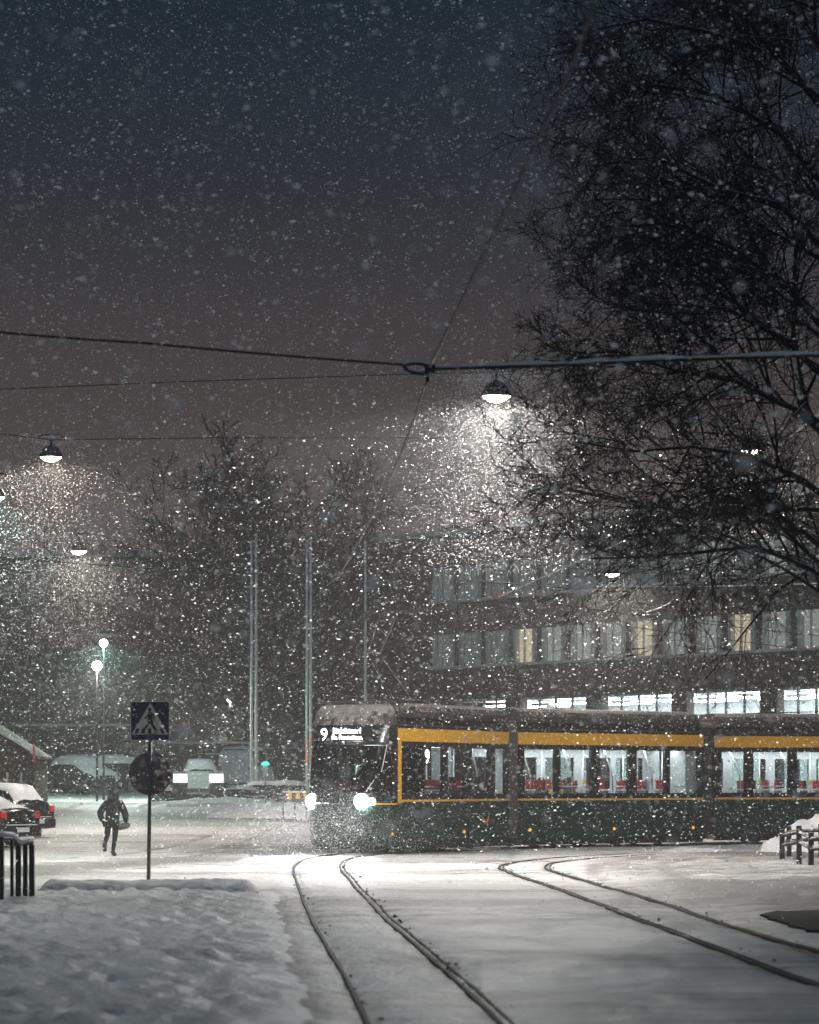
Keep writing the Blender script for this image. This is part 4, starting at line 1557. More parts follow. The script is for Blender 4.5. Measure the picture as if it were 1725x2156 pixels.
def walker():
    p0 = W(236, 1803, 71.9)
    r = empty('person', (p0.x, 71.9, gz_at(p0.x, 71.9) - 0.01))
    J = {'pelvis': (0.00, 0, 0.86, 0.15, 0.11), 'waist': (0.01, 0.01, 1.02, 0.15, 0.11), 'chest': (0.01, 0.03, 1.22, 0.17, 0.12),
         'neckb': (0.015, 0.05, 1.36, 0.09, 0.08), 'neck': (0.02, 0.07, 1.43, 0.06, 0.06), 'head': (0.03, 0.08, 1.52, 0.085, 0.095), 'crown': (0.03, 0.09, 1.60, 0.07, 0.08),
         'shl': (-0.18, 0.03, 1.30, 0.075, 0.075), 'ell': (-0.31, 0.00, 1.06, 0.055, 0.055), 'wrl': (-0.24, 0.10, 0.86, 0.036, 0.036), 'hal': (-0.215, 0.14, 0.80, 0.04, 0.025),
         'shr': (0.21, 0.03, 1.30, 0.075, 0.075), 'elr': (0.335, -0.03, 1.04, 0.055, 0.055), 'wrr': (0.34, 0.06, 0.86, 0.036, 0.036), 'har': (0.33, 0.09, 0.80, 0.04, 0.025),
         'hipl': (-0.09, 0, 0.80, 0.10, 0.10), 'knl': (-0.14, 0.04, 0.47, 0.068, 0.068), 'anl': (-0.17, -0.20, 0.27, 0.045, 0.045), 'tol': (-0.165, -0.17, 0.15, 0.045, 0.035),
         'hipr': (0.09, 0, 0.80, 0.10, 0.10), 'knr': (0.06, 0.08, 0.46, 0.068, 0.068), 'anr': (0.01, 0.02, 0.10, 0.048, 0.048), 'tor': (0.06, 0.17, 0.045, 0.045, 0.035)}
    E = [('pelvis', 'waist'), ('waist', 'chest'), ('chest', 'neckb'), ('neckb', 'neck'), ('neck', 'head'), ('head', 'crown'), ('chest', 'shl'), ('shl', 'ell'), ('ell', 'wrl'), ('wrl', 'hal'),
         ('chest', 'shr'), ('shr', 'elr'), ('elr', 'wrr'), ('wrr', 'har'), ('pelvis', 'hipl'), ('hipl', 'knl'), ('knl', 'anl'), ('anl', 'tol'), ('pelvis', 'hipr'), ('hipr', 'knr'), ('knr', 'anr'), ('anr', 'tor')]
    for s, hx, hy, hz_ in (('l', -0.215, 0.14, 0.80), ('r', 0.33, 0.09, 0.80)):       # curled fingers
        for k in range(4):
            fx = hx + (k - 1.5) * 0.019
            J[f'f{s}{k}a'] = (fx, hy + 0.015, hz_ - 0.045, 0.0095, 0.0095)
            J[f'f{s}{k}b'] = (fx, hy + 0.035, hz_ - 0.075 + abs(k - 1.5) * 0.006, 0.009, 0.009)
            E += [(f'ha{s}', f'f{s}{k}a'), (f'f{s}{k}a', f'f{s}{k}b')]
        sg = 1 if s == 'l' else -1
        J[f'th{s}'] = (hx + sg * 0.05, hy + 0.02, hz_ - 0.01, 0.011, 0.011)
        E.append((f'wr{s}', f'th{s}'))
    child('body', skin_mesh('body', J, E, 'pelvis', M_denim), r)
    # jacket: a looser shell over trunk and arms
    g = 0.035
    JJ = {}
    for k in ('pelvis', 'waist', 'chest', 'neckb', 'shl', 'ell', 'wrl', 'shr', 'elr', 'wrr'):
        x, y, z, a, b = J[k]
        JJ[k] = (x, y, z, a + g, b + g)
    JJ['hem'] = (0.0, 0, 0.76, 0.20, 0.155)
    JJ['pelvis'] = (0.0, 0, 0.88, 0.19, 0.15)
    EE = [('hem', 'pelvis'), ('pelvis', 'waist'), ('waist', 'chest'), ('chest', 'neckb'), ('chest', 'shl'), ('shl', 'ell'), ('ell', 'wrl'), ('chest', 'shr'), ('shr', 'elr'), ('elr', 'wrr')]
    child('jacket', skin_mesh('jacket', JJ, EE, 'chest', M_cloth), r)
    # hood collar and cap with brim and ear flaps
    mb = MB().lathe([(0.11, -0.05), (0.145, 0.0), (0.15, 0.06), (0.125, 0.11), (0.09, 0.12)], 14, (0.02, 0.03, 1.38))
    mb.build('hood', M_cloth, r, True)
    mb = MB().lathe([(0.112, -0.03), (0.118, 0.03), (0.112, 0.09), (0.08, 0.135), (0.0, 0.15)], 14, (0.03, 0.085, 1.525))
    mb.build('cap', M_cloth, r, True)
    # boots
    BJ = {'a': (0.01, 0.02, 0.15, 0.065, 0.065), 'b': (0.015, 0.02, 0.06, 0.062, 0.06), 'c': (0.065, 0.17, 0.045, 0.055, 0.042)}
    child('boot', skin_mesh('boot', BJ, [('a', 'b'), ('b', 'c')], 'b', M_iron), r)
    BJ = {'a': (-0.165, -0.16, 0.33, 0.062, 0.062), 'b': (-0.17, -0.22, 0.25, 0.062, 0.06), 'c': (-0.165, -0.16, 0.12, 0.055, 0.042)}
    child('boot', skin_mesh('boot', BJ, [('a', 'b'), ('b', 'c')], 'b', M_iron), r)
    tag(r, 'person in dark hooded coat striding away across the snow, one foot lifted', 'person')
    # the bag
    b = empty('shoulder_bag', (p0.x + 0.27, 71.9 + 0.06, gz_at(p0.x, 71.9) + 0.655))
    rows = []
    for i in range(7):
        t = i / 6
        w = 0.15 * (0.8 + 0.35 * math.sin(math.pi * t)) * (0.75 if i in (0, 6) else 1)
        dp = 0.075 * (0.4 + 0.75 * math.sin(math.pi * t))
        rows.append([(w * math.copysign(abs(math.cos(q)) ** 0.6, math.cos(q)), dp * math.copysign(abs(math.sin(q)) ** 0.6, math.sin(q)), 0.17 * t + 0.02 * math.cos(q)) for q in np.linspace(0, 2 * math.pi, 17)[:-1]])
    m2 = MB().grid(rows, close=True)
    m2.poly(rows[0][::-1]).poly(rows[-1])
    m2.build('pouch', M_bag, b, True)
    MB().tube([(-0.1, 0, 0.16), (-0.05, 0.02, 0.21), (0.06, 0.03, 0.22), (0.11, 0, 0.16)], 0.012, 6).build('handle', M_cloth, b)
    tag(b, 'grey bag carried in the right hand of the walking person', 'bag')


walker()


def passenger(S, body, px, y, label, coat, seed):
    s_ = -s_of(S, px)
    og, fw, lf = sec_frame(S)
    w = og + fw * s_ + lf * y
    r = empty('person', (w.x, w.y, 0.60), math.atan2(fw.y, fw.x))
    J = {'pelvis': (0.0, 0, 0.50, 0.15, 0.13), 'chest': (-0.03, 0, 0.90, 0.17, 0.12), 'neckb': (-0.02, 0, 1.05, 0.09, 0.08), 'neck': (0.0, 0, 1.13, 0.055, 0.055),
         'head': (0.02, 0, 1.22, 0.085, 0.095), 'crown': (0.02, 0, 1.31, 0.07, 0.075), 'shl': (-0.02, 0.2, 1.0, 0.07, 0.07), 'ell': (0.08, 0.25, 0.76, 0.05, 0.05), 'hal': (0.28, 0.12, 0.68, 0.035, 0.035),
         'shr': (-0.02, -0.2, 1.0, 0.07, 0.07), 'elr': (0.08, -0.25, 0.76, 0.05, 0.05), 'har': (0.28, -0.12, 0.68, 0.035, 0.035),
         'hipl': (0.05, 0.1, 0.48, 0.09, 0.09), 'knl': (0.42, 0.12, 0.48, 0.065, 0.065), 'anl': (0.42, 0.12, 0.10, 0.045, 0.045), 'tol': (0.56, 0.12, 0.05, 0.04, 0.035),
         'hipr': (0.05, -0.1, 0.48, 0.09, 0.09), 'knr': (0.42, -0.12, 0.48, 0.065, 0.065), 'anr': (0.42, -0.12, 0.10, 0.045, 0.045), 'tor': (0.56, -0.12, 0.05, 0.04, 0.035)}
    E = [('pelvis', 'chest'), ('chest', 'neckb'), ('neckb', 'neck'), ('neck', 'head'), ('head', 'crown'), ('chest', 'shl'), ('shl', 'ell'), ('ell', 'hal'), ('chest', 'shr'), ('shr', 'elr'), ('elr', 'har'),
         ('pelvis', 'hipl'), ('hipl', 'knl'), ('knl', 'anl'), ('anl', 'tol'), ('pelvis', 'hipr'), ('hipr', 'knr'), ('knr', 'anr'), ('anr', 'tor')]
    child('body', skin_mesh('body', J, E, 'pelvis', coat, 1), r)
    MB().lathe([(0.10, -0.04), (0.115, 0.02), (0.105, 0.09), (0.06, 0.14), (0.0, 0.15)], 12, (0.01, 0, 1.24)).build('hat', M_cloth, r, True)
    # face side
    MB().lathe([(0.0, 0.055), (0.05, 0.045), (0.075, 0.0)], 10, (0.055, 0, 1.2), axis='x').build('face', M_skin, r, True)
    return tag(r, label, 'person', 'passengers inside the tram')


M_hiv = mat('hi_vis', (0.45, 0.55, 0.05), 0.7, var=0.2, scale=8)
M_coatb = mat('brown_coat', (0.06, 0.035, 0.028), 0.9, var=0.3, scale=8)
passenger(SEC[0], b1, 985, 0.72, 'passenger in brown coat behind the front section windows', M_coatb, 1)
passenger(SEC[0], b1, 1035, 0.75, 'passenger in dark coat by the last front section window', M_cloth, 2)
passenger(SEC[1], b2, 1195, 0.72, 'passenger in yellow green jacket in the middle section', M_hiv, 3)
passenger(SEC[1], b2, 1216, -0.3, 'passenger in dark coat beside the one in yellow green', M_cloth, 4)
passenger(SEC[1], b2, 1290, -0.6, 'passenger in brown coat in the middle window of the middle section', M_coatb, 5)

# ------------------------------------------------------------------ cars
def car(px, py, d, heading, kind, paint, label, snow=0.06, front=False, tail=M_tail, bare_rear=True, anchor='rear', z=None):
    """kind: list of stations (x, half width, z belt, z top, half width top); x=0 at the rear bumper"""
    p = W(px, py, d)
    zz = GZ(p.x, d) if z is None else z
    r = empty('parked_car', (p.x, d, zz), heading)
    st = kind
    xs = [s[0] for s in st]

    def val(x, k):
        return float(np.interp(x, xs, [s[k] for s in st]))

    def sect(x, off=0.0):
        w, zb, zt, wt = val(x, 1) + off, val(x, 2), val(x, 3) + off, val(x, 4) + off
        lo = val(x, 5)
        return [(x, 0.0, lo), (x, w * 0.86, lo), (x, w * 0.97, lo + 0.12), (x, w, lo + 0.32), (x, w * 0.985, zb - 0.08), (x, w * 0.95, zb),
                (x, wt + (w * 0.95 - wt) * 0.45, zb + (zt - zb) * 0.6), (x, wt, zt - 0.06), (x, wt * 0.82, zt), (x, 0.0, zt + 0.025)]

    X = np.linspace(xs[0], xs[-1], 34)
    rows = []
    for x in X:
        s = sect(x)
        rows.append(s + [(a, -b, c) for a, b, c in s[-2:0:-1]])
    mb = MB().grid(rows, close=True)
    mb.poly(rows[0]).poly(rows[-1][::-1])
    body = mb.build('body', paint, r, True)
    # glass: side windows between the pillars, rear and front screens
    gh = [x for x in X if val(x, 3) - val(x, 2) > 0.32]
    if gh:
        ga, gb = gh[0], gh[-1]
        for sgn in (1, -1):
            for (u0, u1) in ((0.12, 0.42), (0.45, 0.78)):
                rw = []
                for i in range(5):
                    x = ga + (gb - ga) * (u0 + (u1 - u0) * i / 4)
                    s = sect(x, 0.008)
                    rw.append([(x, sgn * s[5][1], s[5][2] + 0.03), (x, sgn * s[6][1], s[6][2]), (x, sgn * s[7][1], s[7][2] - 0.03)])
                MB().grid(rw).build('side_window', M_carglass, r)
        for (xa, xb, nm) in ((xs[1], ga + 0.05, 'rear_window'), (gb - 0.02, gb + 0.7, 'windscreen')):
            rw = []
            for i in range(6):
                x = xa + (xb - xa) * i / 5
                s = sect(x, 0.008)
                zt = s[9][2]
                w_ = s[8][1]
                rw.append([(x, -w_, zt - 0.02), (x, -w_ * 0.5, zt), (x, 0, zt + 0.004), (x, w_ * 0.5, zt), (x, w_, zt - 0.02)])
            MB().grid(rw).build(nm, M_carglass, r)
    # snow blanket
    if snow:
        top, bot = [], []
        x0 = xs[1] + (0.05 if bare_rear else 0)
        for i, x in enumerate(np.linspace(x0, xs[-1] - 0.12, 26)):
            s = sect(x, 0.0)
            k0 = 7 if snow < 0.1 else 6
            h = s[k0:]
            line = h + [(a, -b, c) for a, b, c in h[-2::-1]]
            edge_ = min(1.0, i / 2.0, (25 - i) / 2.0)
            t_ = [(a, b * 1.02, c + (snow * (0.75 + 0.5 * vnoise(a * 3 + px, b * 3)) * edge_ if 0 < q < len(line) - 1 else -0.01)) for q, (a, b, c) in enumerate(line)]
            top.append([(float(a), float(b), float(c) + 0.012) for a, b, c in t_])
        MB().grid(top).build('snow_cover', M_snow, r, True)
        # snow on the bumper ledge
        w0 = val(xs[0], 1)
        MB().box(-0.085, 0.02, -w0 * 0.75, w0 * 0.75, 0.603, 0.622).build('bumper_snow', M_snow, r)
    w0 = val(xs[0] + 0.05, 1)
    bm_ = MB()
    bm_.box(-0.09, 0.15, -w0 * 0.97, w0 * 0.97, 0.28, 0.60)
    bevel(bm_.build('rear_bumper', paint, r), 0.05, 3)
    xe = xs[-1]
    wf = val(xe - 0.05, 1)
    bevel(MB().box(xe - 0.15, xe + 0.08, -wf * 0.97, wf * 0.97, 0.25, 0.55).build('front_bumper', paint, r), 0.05, 3)
    for sgn in (1, -1):
        bevel(MB().box(-0.035, 0.30, sgn * w0 * 0.97 - 0.20 * (sgn > 0), sgn * w0 * 0.97 + 0.20 * (sgn < 0), val(xs[1], 2) - 0.20, val(xs[1], 2) - 0.02).build('tail_light', tail, r), 0.02)
        bevel(MB().box(xe - 0.2, xe + 0.02, sgn * wf * 0.92 - 0.28 * (sgn > 0), sgn * wf * 0.92 + 0.28 * (sgn < 0), 0.60, 0.74).build('head_lamp', M_plate, r), 0.02)
        MB().box(val(xe, 0) * 0 + xe * 0.66, xe * 0.66 + 0.10, sgn * 0.93 - 0.02, sgn * 0.93 + 0.16 * sgn, 0.95, 1.08).build('mirror', paint, r)
    MB().box(-0.10, -0.092, -0.26, 0.26, 0.42, 0.54).build('number_plate', M_plate, r)
    wb0, wb1 = xs[-1] * 0.19, xs[-1] * 0.80
    for x in (wb0, wb1):
        for sgn in (1, -1):
            t = MB().lathe([(0.20, -0.10), (0.29, -0.10), (0.315, -0.06), (0.315, 0.06), (0.29, 0.10), (0.20, 0.10)], 18, (x, sgn * 0.80, 0.31), axis='y').build('wheel', M_tyre, r, True)
            MB().lathe([(0.0, 0.07), (0.06, 0.08), (0.2, 0.06), (0.2, -0.06), (0.0, -0.05)], 12, (x, sgn * 0.80 + sgn * 0.02, 0.31), axis='y').build('rim', M_rim, t)
    return tag(r, label, 'car')


# x, half width, belt, top, half width top, underside
ESTATE = [(0.0, 0.84, 0.92, 0.93, 0.72, 0.30), (0.12, 0.88, 0.95, 1.00, 0.70, 0.26), (0.55, 0.90, 0.97, 1.40, 0.60, 0.22), (1.0, 0.90, 0.97, 1.47, 0.60, 0.20), (2.4, 0.90, 0.95, 1.47, 0.60, 0.20),
          (2.9, 0.90, 0.95, 1.40, 0.60, 0.20), (3.5, 0.89, 0.94, 1.00, 0.70, 0.20), (4.3, 0.86, 0.84, 0.86, 0.70, 0.24), (4.6, 0.74, 0.70, 0.72, 0.60, 0.30)]
SEDAN = [(0.0, 0.82, 0.95, 0.97, 0.70, 0.32), (0.10, 0.87, 0.98, 1.02, 0.70, 0.28), (0.65, 0.89, 0.98, 1.06, 0.68, 0.22), (1.35, 0.90, 0.96, 1.38, 0.58, 0.20), (2.2, 0.90, 0.95, 1.43, 0.58, 0.20),
         (2.8, 0.90, 0.95, 1.36, 0.58, 0.20), (3.45, 0.89, 0.93, 0.99, 0.68, 0.20), (4.3, 0.85, 0.82, 0.84, 0.68, 0.24), (4.6, 0.72, 0.68, 0.70, 0.58, 0.30)]
HATCH = [(0.0, 0.80, 0.90, 0.92, 0.66, 0.32), (0.08, 0.84, 0.94, 1.02, 0.64, 0.28), (0.42, 0.86, 0.95, 1.42, 0.56, 0.22), (0.9, 0.87, 0.95, 1.50, 0.57, 0.20), (2.1, 0.87, 0.94, 1.48, 0.57, 0.20),
         (2.5, 0.87, 0.94, 1.38, 0.57, 0.20), (3.1, 0.86, 0.92, 0.98, 0.64, 0.20), (3.8, 0.82, 0.80, 0.82, 0.62, 0.24), (4.05, 0.70, 0.66, 0.68, 0.54, 0.30)]
VAN = [(0.0, 0.86, 1.05, 1.75, 0.72, 0.34), (0.08, 0.90, 1.08, 1.86, 0.74, 0.30), (1.0, 0.92, 1.08, 1.92, 0.76, 0.24), (3.0, 0.92, 1.06, 1.90, 0.76, 0.22), (3.5, 0.92, 1.05, 1.75, 0.74, 0.22),
       (4.1, 0.90, 1.02, 1.10, 0.72, 0.22), (4.7, 0.84, 0.86, 0.88, 0.68, 0.26), (4.85, 0.74, 0.7, 0.72, 0.6, 0.3)]
HD = math.atan2(0.50, -0.86)
car(76, 1650, 83.0, HD, ESTATE, M_carb, 'black estate car with snowy roof parked at the left edge, bright tail light', tail=M_tail_lit, snow=0.09)
car(43, 1650, 77.0, HD, SEDAN, M_carb, 'snow covered dark saloon in front of the black estate, by the black railing', snow=0.09)
car(125, 1650, 131, math.radians(-52), HATCH, M_carg, 'snow buried grey hatchback left of the walking person', snow=0.13)
car(292, 1650, 133, math.radians(-150), HATCH, M_carg, 'snow covered car half hidden behind the round sign', snow=0.13)
car(424, 1650, 127, math.radians(97), HATCH, M_carw, 'white hatchback seen from behind between the two lit pillars', snow=0.08)
car(494, 1650, 138, math.radians(80), VAN, M_carw, 'white van parked right of the lit pillars, mostly hidden', snow=0.08)

# ------------------------------------------------------------------ signs
sp = W(312, 1868, 50.9)
sg = empty('crossing_sign', (sp.x, 50.9, gz_at(sp.x, 50.9)))
sd = 120.0


def SZ(py):
    return (HOR - py) / sd + H


def SX(px):
    return (px - 315.5) / sd


MB().tube([(0, 0, -0.1), (0.02, 0, 1.2), (0.035, 0, SZ(1562))], [0.034, 0.034, 0.034], 10).build('post', M_galv, sg, True)
hw = 41.5 / sd
zc = SZ(1518)


def rrect(cx, cz, a, rad, y, k=5):
    pts = []
    for (sx, sz, st_) in ((1, 1, 0), (-1, 1, 90), (-1, -1, 180), (1, -1, 270)):
        for i in range(k):
            an = math.radians(st_ + 90 * i / (k - 1))
            pts.append((cx + sx * (a - rad) + rad * math.cos(an), y, cz + sz * (a - rad) + rad * math.sin(an)))
    return pts


MB().prism(rrect(0.035, zc, hw, 0.03, -0.05), (0, 0.012, 0)).build('plate', M_blue, sg)
o_, i_ = rrect(0.035, zc, hw, 0.03, -0.054), rrect(0.035, zc, hw - 0.014, 0.022, -0.054)
bd = MB()
n = len(o_)
for k in range(n):
    bd.prism([o_[k], o_[(k + 1) % n], i_[(k + 1) % n], i_[k]], (0, 0.003, 0))
bd.build('border', M_signw, sg)


def cs(x, y):
    """crop pixels of the plate (1195..1560 x 178..545) to plate metres"""
    return (0.035 + (x - 1377.5) / 182.5 * hw, zc - (y - 361.5) / 183.5 * hw)


def plate_poly(pts, y, name, m, th=0.003):
    return MB().prism([(cs(a, b)[0], y, cs(a, b)[1]) for a, b in pts], (0, th, 0)).build(name, m, sg)


plate_poly([(1380, 193), (1545, 488), (1207, 488)], -0.0545, 'triangle', M_signw)
for q in ([(1252, 432), (1282, 432), (1264, 478), (1234, 478)], [(1305, 432), (1335, 450), (1328, 478), (1295, 478)], [(1360, 432), (1388, 432), (1388, 478), (1358, 478)],
          [(1415, 440), (1440, 440), (1450, 478), (1420, 478)], [(1465, 432), (1492, 432), (1515, 478), (1485, 478)]):
    plate_poly(q, -0.0585, 'crossing_stripe', M_stick3)
fig = [[(1376 + 15 * math.cos(a), 257 + 20 * math.sin(a)) for a in np.linspace(0, 2 * math.pi, 13)[:-1]],
       [(1362, 278), (1392, 278), (1405, 300), (1398, 345), (1360, 352), (1362, 312)],
       [(1366, 286), (1372, 308), (1350, 330), (1332, 345), (1326, 338), (1350, 312)],
       [(1398, 285), (1412, 300), (1424, 325), (1420, 358), (1410, 358), (1410, 328), (1398, 306)],
       [(1358, 350), (1388, 352), (1372, 395), (1320, 462), (1298, 462), (1300, 450), (1346, 400)],
       [(1370, 352), (1400, 346), (1412, 400), (1450, 446), (1440, 462), (1424, 456), (1392, 410)]]
for k, q in enumerate(fig):
    plate_poly(q, -0.0625 - 0.0006 * k, 'pedestrian_symbol', M_stick3)
MB().box(0.035 - 0.08, 0.035 + 0.08, -0.075, -0.068, SZ(1562), SZ(1546)).build('clamp', M_galv, sg)
tag(sg, 'square pedestrian crossing sign on a grey post in the snow', 'traffic sign')
# round sign seen from behind on the same post
rs = empty('round_sign', (sp.x + 0.03, 50.9 + 0.06, SZ(1629)))
R = 45.5 / sd
MB().lathe([(0.0, -0.004), (R * 0.985, -0.004), (R, -0.012), (R, 0.006), (0.0, 0.006)], 40, axis='y').build('disc', M_back, rs)
for (px, py, w, h, an, m) in ((332, 1626, 14, 10, 0, M_stick), (343, 1614, 14, 6, -28, M_stick), (337, 1639, 12, 10, 5, M_stick3), (281, 1640, 9, 12, 20, M_stick), (293, 1656, 10, 13, 15, M_stick2),
                             (335, 1662, 12, 7, 0, M_stick2), (318, 1592, 14, 7, 0, M_stick), (300, 1600, 8, 8, 10, M_stick2), (345, 1645, 9, 7, 30, M_stick2)):
    c_, s_ = math.cos(math.radians(an)), math.sin(math.radians(an))
    pts = []
    for (a, b) in ((-w, -h), (w, -h), (w, h), (-w, h)):
        a, b = a / 2 / sd, b / 2 / sd
        pts.append(((px - 315.5) / sd + a * c_ - b * s_, -0.0135, (1629 - py) / sd + a * s_ + b * c_))
    MB().prism(pts, (0, 0.0015, 0)).build('sticker', m, rs)
for pz in (1592, 1662):
    MB().box(-0.07, 0.07, -0.10, -0.055, (1629 - pz) / sd - 0.02, (1629 - pz) / sd + 0.02).build('clamp', M_galv, rs)
tag(rs, 'back of a round sign with stickers below the crossing sign', 'traffic sign')

# ------------------------------------------------------------------ railings and fences
def SXZ(px, py, d):
    return W(px, py, d)


rl = empty('black_railing', (W(20, 1650, 43.5).x, 43.5, 0.1))
ro = Vector(rl.location)
pp = []
for k, (px, d, top, w) in enumerate(((3.5, 42.6, 1768, 0.03), (25, 43.2, 1769, 0.022), (38.5, 43.6, 1781, 0.038), (53, 43.9, 1779, 0.032), (67, 44.1, 1778, 0.040))):
    p = W(px, top, d)
    zb = 0.02
    bevel(MB().box(p.x - ro.x - w, p.x - ro.x + w, d - ro.y - 0.05, d - ro.y + 0.05, zb - ro.z, p.z - ro.z).build('post', M_iron, rl), 0.008)
    pp.append((p.x - ro.x, d - ro.y, p.z - ro.z))
tp = [(pp[0][0] - 0.5, pp[0][1] - 0.3, pp[0][2] - 0.02)] + [(a, b, c + 0.03) for a, b, c in pp]
MB().tube(tp, 0.035, 8).build('top_rail', M_iron, rl)
MB().tube([(a, b, c + 0.05) for a, b, c in tp], 0.045, 8).build('rail_snow', M_snow, rl, True)
MB().box(pp[0][0] + 0.05, pp[1][0] - 0.05, 0.0, 0.02, 0.0, 0.85).build('white_panel', M_carw, rl)
tag(rl, 'black post railing with snow on its top rail at the left edge', 'railing')

fo = Vector((W(1680, 1650, 65).x, 65, 0))
fn = empty('wooden_fence', fo)
P_ = {}
for nm, px, top, d in (('a', 1646.5, 1746, 66.5), ('b', 1661, 1739, 70.0), ('c', 1682, 1738, 63.5), ('d', 1707.5, 1752, 61.5), ('e', 1728, 1735, 69.0), ('f', 1752, 1745, 60.0)):
    p = W(px, top, d)
    x = p.x - fo.x
    y = d - fo.y
    zb = gz_at(p.x, d) - 0.05
    bevel(MB().box(x - 0.055, x + 0.055, y - 0.055, y + 0.055, zb, p.z).build('post', M_wood, fn), 0.01)
    P_[nm] = (x, y, p.z)
for (a, b) in (('a', 'b'), ('b', 'e'), ('c', 'd'), ('d', 'f'), ('a', 'c')):
    for dz in (-0.14, -0.36):
        A, B = Vector(P_[a]), Vector(P_[b])
        q = (B - A).normalized() * 0.12
        sft = Vector((0, -0.075, dz))
        MB().tube([A - q + sft, B + q + sft], 0.045, 4).build('rail', M_wood, fn)
tag(fn, 'dark wooden post and rail fence at the right edge by the snow heap', 'fence')

# ------------------------------------------------------------------ snow heaps, hedge, pillars, barrier
def heap(name, cx, cy, rx, ry, h, label, seed, n=26, lumpy=0.35):
    rows = []
    z0 = gz_at(cx, cy) if cy < 95 else GZ(cx, cy)
    for i in range(n + 1):
        row = []
        for j in range(n + 1):
            u, v = i / n * 2 - 1, j / n * 2 - 1
            r_ = math.hypot(u, v)
            b = max(0.0, 1 - r_ * r_) ** 0.8
            nz = float(fbm(np.array([u * 2.6 + seed]), np.array([v * 2.6 + seed * 2.1]), 4)[0])
            nz2 = float(abs(vnoise(np.array([u * 5 + seed * 3]), np.array([v * 5]))[0] - 0.5))
            z = h * b * (1 - lumpy + 2 * lumpy * nz) + (nz2 * h * 0.45 * (b > 0.05)) - 0.06
            row.append((u * rx, v * ry, z))
        rows.append(row)
    o = MB().grid(rows).build(name, M_snow, None, True, False)
    o.location = (cx, cy, z0)
    return tag(o, label, 'snow heap')


hp = W(1690, 1650, 76)
heap('snow_heap', hp.x + 0.25, 75.0, 1.25, 1.0, 0.86, 'lumpy ploughed snow heap at the right edge in front of the tram', 2.7, lumpy=0.5)
heap('snow_heap', W(1640, 1650, 75).x, 74.6, 0.55, 0.5, 0.42, 'smaller snow heap left of the large one at the right edge', 8.1)
heap('snow_heap', W(590, 1650, 100).x, 100, 2.6, 1.2, 0.5, 'long ploughed snow bank left of the tram nose by the striped barrier', 5.2, lumpy=0.5)
heap('snow_heap', W(455, 1650, 112).x, 111.5, 3.4, 1.0, 0.35, 'low snow bank at the foot of the lit pillars', 1.4)
heap('snow_heap', W(1470, 1650, 77).x, 77.0, 1.3, 0.5, 0.16, 'flat snow ridge lying along the skirt of the tram middle section', 3.9)
rows = []
for i in range(61):
    x = W(80 + 460 * i / 60, 1650, 46.5).x
    e = min(1.0, i / 3.0, (60 - i) / 3.0) ** 0.5
    row = []
    for j in range(9):
        v = j / 8 * 2 - 1
        hgt = 0.19 * max(0.0, 1 - v * v) ** 0.6 * e * (0.85 + 0.3 * float(vnoise(np.array([x * 3.1]), np.array([v * 2]))[0])) + 0.03 * float(vnoise(np.array([x * 9]), np.array([v * 5]))[0])
        row.append((x - W(310, 1650, 46.5).x, v * 0.75, hgt - 0.04))
    rows.append(row)
rg_ = MB().grid(rows).build('snow_heap', mat('dirty_snow', (0.66, 0.655, 0.65), 0.8, var=0.3, scale=5, bump=0.8), None, True, False)
rg_.location = (W(310, 1650, 46.5).x, 46.8, 0.08)
tag(rg_, 'long grey snow ridge across the far end of the pavement below the sign', 'snow heap')
# flat dark wedge by the right edge
bs = W(1690, 1952, 36.5)
pts = [(W(1604, 1932, 39).x, 39.2), (W(1640, 1928, 39.8).x, 39.9), (W(1760, 1936, 38.6).x, 39.4), (W(1800, 2000, 33).x, 34.6), (W(1725, 1974, 34).x, 35.0), (W(1650, 1948, 37).x, 37.4)]
q_ = []
for k in range(6):
    for t in (0, 0.2, 0.4, 0.6, 0.8):
        (ax_, ay_), (bx_, by_) = pts[k], pts[(k + 1) % 6]
        q_.append((ax_ + (bx_ - ax_) * t + random.uniform(-0.06, 0.06), ay_ + (by_ - ay_) * t + random.uniform(-0.12, 0.12)))
pts = q_
cxm = sum(p[0] for p in pts) / len(pts)
cym = sum(p[1] for p in pts) / len(pts)
so = MB().prism([(a - cxm, b - cym, gz_at(a, b) + 0.03) for a, b in pts], (0, 0, -0.2)).build('dark_wedge', mat('dark_patch', (0.018, 0.016, 0.014), 0.95, var=0.5, scale=9, bump=0.8))
so.location = (cxm, cym, 0)
tag(so, 'dark wedge shaped patch at the lower right edge', 'planting bed')


